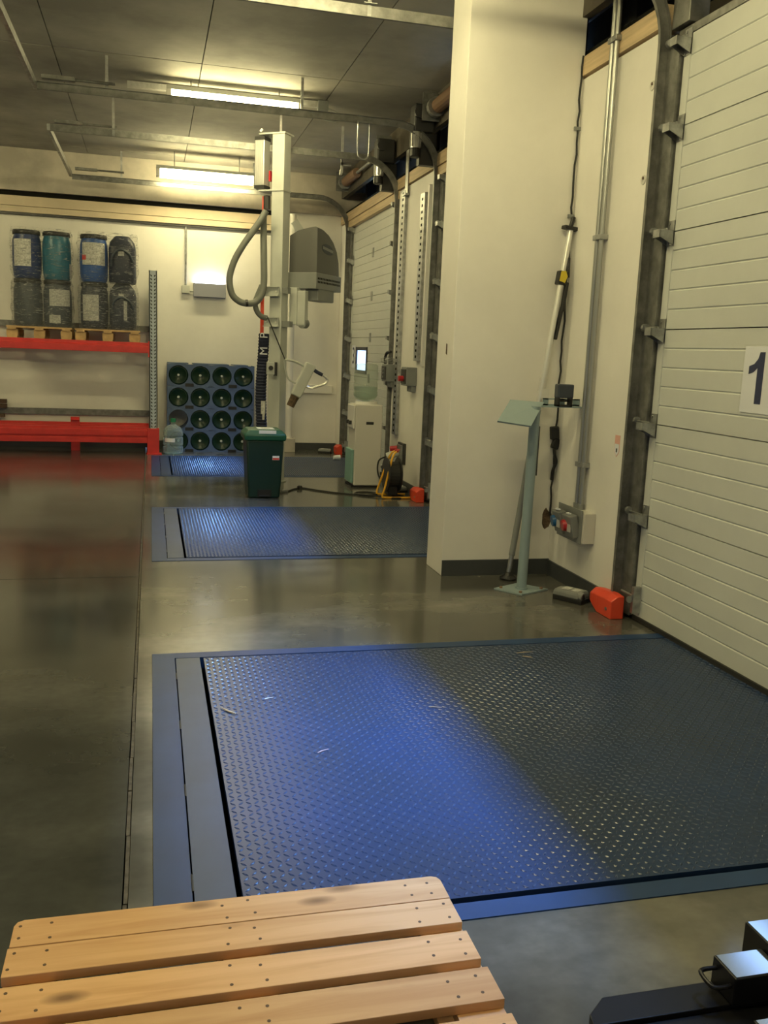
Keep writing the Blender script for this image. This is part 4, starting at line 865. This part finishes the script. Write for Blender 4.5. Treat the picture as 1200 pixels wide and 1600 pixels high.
# switch, leads and operating handle
sw = MB(OL).box(1.165, 1.245, 9.545, 9.61, 1.145, 1.275).build('switch_box', 'lgrey', t, bevel=0.006)
MB(OL).cyl((1.205, 9.548, 1.215), (1.205, 9.525, 1.215), 0.024, 14).build('switch_knob', 'black', sw)
MB(OL).box(1.245, 1.275, 9.56, 9.63, 1.135, 1.275).build('switch_back', 'black', t)
MB(OL).tube(spline([(1.165, 9.58, 1.735), (1.21, 9.56, 1.63), (1.28, 9.55, 1.47), (1.35, 9.55, 1.31)], 5), [0.006]*16, 6).build('lead', 'black', t, smooth=True)
ha = Vector((1.635, 9.60, 1.27))-OL; hb2 = Vector((1.475, 9.60, 0.93))-OL; hdv = (hb2-ha).normalized()
b = MB(); b.obox((ha+hb2)/2, ((hb2-ha).length, 0.105, 0.11), hdv, (0, 1, 0)); hh = b.build('handle_body', 'lgrey', t, bevel=0.012)
b = MB(); b.tube([hb2, hb2+hdv*0.03, hb2+hdv*0.12], [0.05, 0.045, 0.042], 12); b.build('suction_neck', 'hole', t)
MB(OL).tube(spline([(1.655, 9.58, 1.215), (1.70, 9.57, 1.185), (1.765, 9.56, 1.155), (1.81, 9.56, 1.11), (1.775, 9.56, 1.065), (1.70, 9.56, 1.04), (1.64, 9.57, 1.02), (1.56, 9.58, 1.045)], 5), 0.013, 8).build('grip_loop', 'alu', t, smooth=True)
MB(OL).tube([(1.66, 9.578, 1.212), (1.70, 9.569, 1.187), (1.755, 9.561, 1.160)], 0.019, 10).build('rubber_grip', 'sleevefabric', t, smooth=True)
MB(OL).tube(spline([(1.355, 9.57, 1.305), (1.42, 9.58, 1.30), (1.50, 9.59, 1.275), (1.56, 9.60, 1.245)], 5), 0.013, 8).build('guide_rod', 'lgrey', t, smooth=True)
MB(OL).tube(spline([(1.345, 9.57, 1.29), (1.36, 9.57, 1.20), (1.395, 9.58, 1.11), (1.46, 9.59, 1.07), (1.52, 9.60, 1.05)], 5), 0.009, 8).build('control_cable', 'lgrey', t, smooth=True)

# pale post on a plinth by the back wall
t = thing('pipe_post', 'pale vertical pipe on a square plinth by the back wall behind the lifter', 'pipe', (1.86, 12.62, 0))
MB().cyl((0, 0, 0.18), (0, 0, 3.20), 0.045, 16).build('pipe', 'wall', t, smooth=True); MB().box(-0.07, 0.08, -0.10, 0.10, 0, 0.19).build('plinth', 'beam', t, bevel=0.006)
b = MB(); b.bar((0.0, -0.05, 3.10), (0.16, -0.05, 2.88), 0.06, 0.10); b.build('stay', 'lgrey', t)

# ================================================================== BOTTLE RACK, BOTTLES
RX0, RX1, RYF, RZ1 = 0.21, 1.345, 12.42, 1.165
t = thing('bottle_rack', 'blue plastic stacking rack for water bottles against the back wall', 'rack', ((RX0+RX1)/2, RYF, 0)); rk = t
OR = ((RX0+RX1)/2, RYF, 0)
cw = (RX1-RX0)/4; chh = RZ1/4; RB = 0.128
for r_ in range(4):
    b = MB(OR); z0 = r_*chh; nseg = 24
    for c in range(4):
        x0 = RX0+c*cw; cx, cz = x0+cw/2, z0+chh/2; out, inn, inb = [], [], []
        for q in range(nseg):
            a = 2*math.pi*q/nseg; dx, dz = math.cos(a), math.sin(a); s_ = min((cw/2)/max(abs(dx), 1e-6), (chh/2)/max(abs(dz), 1e-6))
            out.append((cx+dx*s_, RYF, cz+dz*s_)); inn.append((cx+dx*RB, RYF, cz+dz*RB)); inb.append((cx+dx*RB, RYF+0.40, cz+dz*RB))
        b.add(out+inn+inb, [(q, (q+1) % nseg, (q+1) % nseg+nseg, q+nseg) for q in range(nseg)]+[(q+nseg, (q+1) % nseg+nseg, (q+1) % nseg+2*nseg, q+2*nseg) for q in range(nseg)])
    b.box(RX0-0.004, RX0, RYF, RYF+0.42, z0, z0+chh); b.box(RX1, RX1+0.004, RYF, RYF+0.42, z0, z0+chh)
    if r_ == 3: b.box(RX0, RX0+0.27, RYF, RYF+0.42, z0+chh, z0+chh+0.012); b.box(RX0+0.33, RX0+0.80, RYF, RYF+0.42, z0+chh, z0+chh+0.012); b.box(RX0+0.86, RX1-0.08, RYF, RYF+0.42, z0+chh, z0+chh+0.010)
    b.build('rack_module', 'rackblue', t)
    for xc in (RX0+cw, RX0+3*cw): MB(OR).box(xc-0.055, xc+0.055, RYF-0.003, RYF+0.01, z0-0.004 if r_ else 0.002, z0+0.038).build('module_slot', 'black', t)
rn = ['bottom', 'second', 'third', 'top']; cn = ['leftmost', 'second from the left', 'third from the left', 'rightmost']
bm_ = None
for r_ in range(4):
    for c in range(4):
        if r_ == 1 and c == 0: continue       # empty cell
        cx, cz = RX0+(c+0.5)*cw, (r_+0.5)*chh
        lab = 'dark green water bottle in the %s row of the blue rack, %s' % (rn[r_], cn[c])
        q = thing('green_bottle', lab, 'bottle', (cx, RYF+0.02, cz), group='green bottles in the blue rack')
        if bm_ is None:
            bm_ = [MB().lathe([(0.02, 0.035), (0.07, 0.030), (0.10, 0.004), (0.118, 0.0), (0.125, 0.012), (0.125, 0.28), (0.09, 0.34), (0.03, 0.37), (0.03, 0.42)], (0, 0, 0), 'y', 28).mesh('shell'), MB().lathe([(0.017, 0.030), (0.014, 0.024), (0.004, 0.023)], (0, 0, 0), 'y', 14).mesh('centre_mark')]
            bm_[0].materials.append(M['greenbottle']); bm_[1].materials.append(M['dot']); bm_[0].shade_smooth()
        for me in bm_:
            o = bpy.data.objects.new(me.name, me); COL.objects.link(o); o.parent = q
        q.rotation_euler = (0, random.uniform(0, 3), 0)
t = thing('clear_bottle', 'clear empty water bottle with green cap standing before the blue rack', 'bottle', (0.278, 12.22, 0))
MB().lathe([(0.03, 0.012), (0.11, 0.0), (0.128, 0.015), (0.130, 0.09), (0.123, 0.098), (0.123, 0.112), (0.130, 0.12), (0.130, 0.21), (0.123, 0.218), (0.123, 0.232), (0.130, 0.24), (0.128, 0.29), (0.10, 0.345), (0.05, 0.375), (0.030, 0.385), (0.030, 0.42)], seg=28).build('shell', 'clear', t, smooth=True)
MB().cyl((0, 0, 0.415), (0, 0, 0.46), 0.036, 16).build('cap', mat('bottle_cap_green', (0.02, 0.22, 0.10), 0.4), t)
b = MB(); b.loft([[(0.1315*math.cos(a), 0.1315*math.sin(a), z) for a in [R(q) for q in range(215, 285, 8)]] for z in (0.16, 0.21)], False, False); b.build('label', 'paper', t)

# ================================================================== PALLET RACKING
t = thing('pallet_rack', 'steel pallet racking with red beams and grey perforated upright', 'racking', (-1.8, 12.45, 0)); OR = (-1.8, 12.45, 0)
def upright(x):
    for y in (12.10, 12.72):
        b = MB(OR); b.box(x, x+0.10, y, y+0.012, 0.0, 2.315); b.box(x, x+0.012, y, y+0.07, 0, 2.315); b.box(x+0.088, x+0.10, y, y+0.07, 0, 2.315)
        u = b.build('upright', 'greybluesteel', t)
        if y < 12.5:
            b = MB(OR)
            for k in range(44):
                z = 0.36+k*0.044
                if z > 2.29: break
                for s_ in (-1, 1):
                    xc = x+0.05+s_*0.022; b.add([(xc-0.007+s_*0.005, y-0.001, z+0.011), (xc+0.007+s_*0.005, y-0.001, z+0.011), (xc+0.007-s_*0.005, y-0.001, z-0.011), (xc-0.007-s_*0.005, y-0.001, z-0.011)], [(0, 1, 2, 3)])
            o = b.build('perforation', 'dark', u); o['kind'] = 'stuff'
    for k in range(4):
        z = 0.3+k*0.45; b = MB(OR); b.bar((x+0.05, 12.16, z if k % 2 else z+0.4), (x+0.05, 12.73, z+0.4 if k % 2 else z), 0.03, 0.02); b.build('brace', 'greybluesteel', t)
upright(-0.022); upright(-2.82)
MB(OR).box(-0.05, 0.10, 12.065, 12.20, 0.0, 0.335).build('foot_guard', 'red_rack', t, bevel=0.006)
MB(OR).box(-0.06, 0.13, 12.04, 12.22, 0.0, 0.010).build('foot_plate', 'red_rack', t)
for y in (12.085, 12.725):
    for zt, h, nm in ((1.42, 0.13, 'beam'), (0.345, 0.11, 'beam'), (0.245, 0.10, 'beam')):
        b = MB(OR); ys_ = y
        b.prism([(ys_, zt-h), (ys_+0.05, zt-h), (ys_+0.05, zt), (ys_+0.022, zt), (ys_+0.022, zt-h*0.30), (ys_, zt-h*0.36)], 'yz', -2.72, -0.03); b.build(nm, 'red_rack', t, bevel=0.004)
    MB(OR).box(-0.035, -0.018, y-0.006, y+0.05, 1.24, 1.44).build('beam_connector', 'red_rack', t)
b = MB(OR); b.box(-1.01, -0.90, 12.40, 12.44, 0.0, 0.44); b.prism([(12.36, 0.40), (12.44, 0.44), (12.44, 0.40)], 'yz', -1.01, -0.90); b.build('pallet_stop', 'red_rack', t, bevel=0.004)
t = thing('crate_end', 'dark brown crate end at the left picture edge behind the racking', 'crate', (-1.93, 12.78, 0.51))
for k in range(2): MB().box(-0.20, 0.10, -0.04, 0.05, 0.0+k*0.06, 0.05+k*0.06).build('slat', 'cardboard', t)
MB().box(-0.20, 0.07, -0.05, 0.05, -0.12, -0.08).build('skid', 'cardboard', t)

# half pallets with drums
def half_pallet(lab, x0, x1):
    xm = (x0+x1)/2; z0 = 1.42; t = thing('half_pallet', lab, 'pallet', (xm, 12.41, z0), group='pallets on the racking'); hw = (x1-x0)/2
    for k in range(5): yb = -0.30+k*0.122; MB().box(-hw, hw, yb, yb+0.10, 0.122, 0.144).build('deck_board', 'epal', t)
    for xc in (-hw+0.065, 0, hw-0.065):
        for yb in (-0.28, 0.18): MB().box(xc-0.065, xc+0.065, yb, yb+0.12, 0.022, 0.100).build('block', 'epal', t)
        MB().box(xc-0.05, xc+0.05, -0.30, 0.30, 0.100, 0.122).build('bearer', 'epal', t); MB().box(xc-0.06, xc+0.06, -0.29, 0.30, 0.0, 0.022).build('skid', 'epal', t)
half_pallet('left wooden half pallet on the upper red beam', -1.715, -0.955); half_pallet('right wooden half pallet on the upper red beam', -0.915, -0.135)
dm = {}
def drum(lab, x, z, m, kind='drum', labels=(), h=0.578):
    t = thing('plastic_drum', lab, 'drum', (x, 12.33, z), group='wrapped drums on the racking')
    if kind == 'drum':
        MB().lathe([(0.145, 0.0), (0.158, 0.02), (0.168, 0.10), (0.172, 0.28), (0.166, 0.45), (0.150, 0.51), (0.148, 0.53)], seg=26).build('shell', m, t, smooth=True)
        MB().lathe([(0.160, 0.522), (0.163, 0.530), (0.163, 0.560), (0.155, 0.574), (0.03, 0.576)], seg=26).build('lid', 'black', t, smooth=True)
    else:
        b = MB(); rings = []
        for z_, k in ((0, 0.93), (0.03, 1.0), (0.42, 1.0), (0.50, 0.90), (0.56, 0.62), (0.578, 0.5)):
            ring = []
            for q in range(24):
                a = 2*math.pi*q/24; ca, sa = math.cos(a), math.sin(a); ring.append((0.168*k*math.copysign(abs(ca)**0.6, ca), 0.168*k*math.copysign(abs(sa)**0.6, sa), z_))
            rings.append(ring)
        b.loft(rings); b.build('shell', m, t, smooth=True)
        MB().tube(spline([(-0.13, -0.155, 0.20), (-0.11, -0.185, 0.33), (-0.02, -0.19, 0.405), (0.08, -0.185, 0.36), (0.13, -0.155, 0.26)], 5), 0.016, 8).build('handle', 'slate', t, smooth=True)
    for (a0, a1, z0, z1, mm) in labels:
        n = 8; b = MB(); rr = 0.1745
        b.loft([[(rr*math.sin(R(a0+(a1-a0)*k/n)), -rr*math.cos(R(a0+(a1-a0)*k/n)), z_) for k in range(n+1)] for z_ in (z0, z1)], False, False); b.build('label', mm, t)
zA, zB = 1.564, 2.143
drum('navy drum with tall white label, upper left on the left pallet', -1.479, zB, 'navy', labels=((-50, 22, 0.14, 0.46, 'paper_grey'),))
drum('teal drum with black lid, upper right on the left pallet', -1.131, zB, 'teal', labels=((62, 88, 0.02, 0.20, 'paper_grey'),))
drum('grey-navy drum in wrap, lower left on the left pallet', -1.479, zA, 'slate')
drum('grey drum with two white labels, lower right on the left pallet', -1.131, zA, 'slate', labels=((-28, 60, 0.26, 0.46, 'paper_grey'), (-30, 15, 0.05, 0.15, 'paper_grey')))
drum('royal blue drum with white label and red spot, upper left on the right pallet', -0.69, zB, 'royal', labels=((-48, 52, 0.20, 0.47, 'paper_grey'), (-50, -30, 0.26, 0.32, 'redink')))
drum('dark canister with carrying handle, upper right on the right pallet', -0.345, zB, 'navy_dark', 'keg', labels=((-16, 8, 0.33, 0.39, 'paper_grey'),))
drum('navy drum with large pale label, lower left on the right pallet', -0.69, zA, 'navy_dark', labels=((-50, 20, 0.10, 0.42, 'paper_grey'),))
drum('dark canister with pale labels, lower right on the right pallet', -0.345, zA, 'navy_dark', 'keg', labels=((-16, 6, 0.38, 0.45, 'paper_grey'), (5, 62, 0.12, 0.36, 'paper_grey')))
def wrap(lab, xm, hw):
    b = MB(); rings = []; n = 72; nz_ = 40
    for i in range(nz_+1):
        z = -0.03+i/nz_*1.20; waist = 1-0.07*math.exp(-((z-0.575)/0.06)**2)-0.04*max(0, (z-1.08)/0.1)
        ring = []
        for q in range(n):
            a = 2*math.pi*q/n; ca, sa = math.cos(a), math.sin(a)
            x = (hw+0.012)*waist*math.copysign(abs(ca)**0.55, ca); y = 0.192*waist*math.copysign(abs(sa)**0.55, sa)
            d = noise.noise(Vector((x*9+xm*5, y*9, z*14)))*0.014+noise.noise(Vector((x*26, y*26+xm, z*20)))*0.006
            ring.append((x*(1+d/0.3), y-abs(d)*0.8 if y < 0 else y+d, z))
        rings.append(ring)
    b.loft(rings, True, False); o = b.build('stretch_wrap', 'film', smooth=True, loc=(xm, 12.33, 1.575)); return tag(o, lab, 'wrap', 'stretch wraps')
wrap('clear stretch film around the drums on the left pallet', -1.305, 0.352); wrap('clear stretch film around the drums on the right pallet', -0.5175, 0.355)
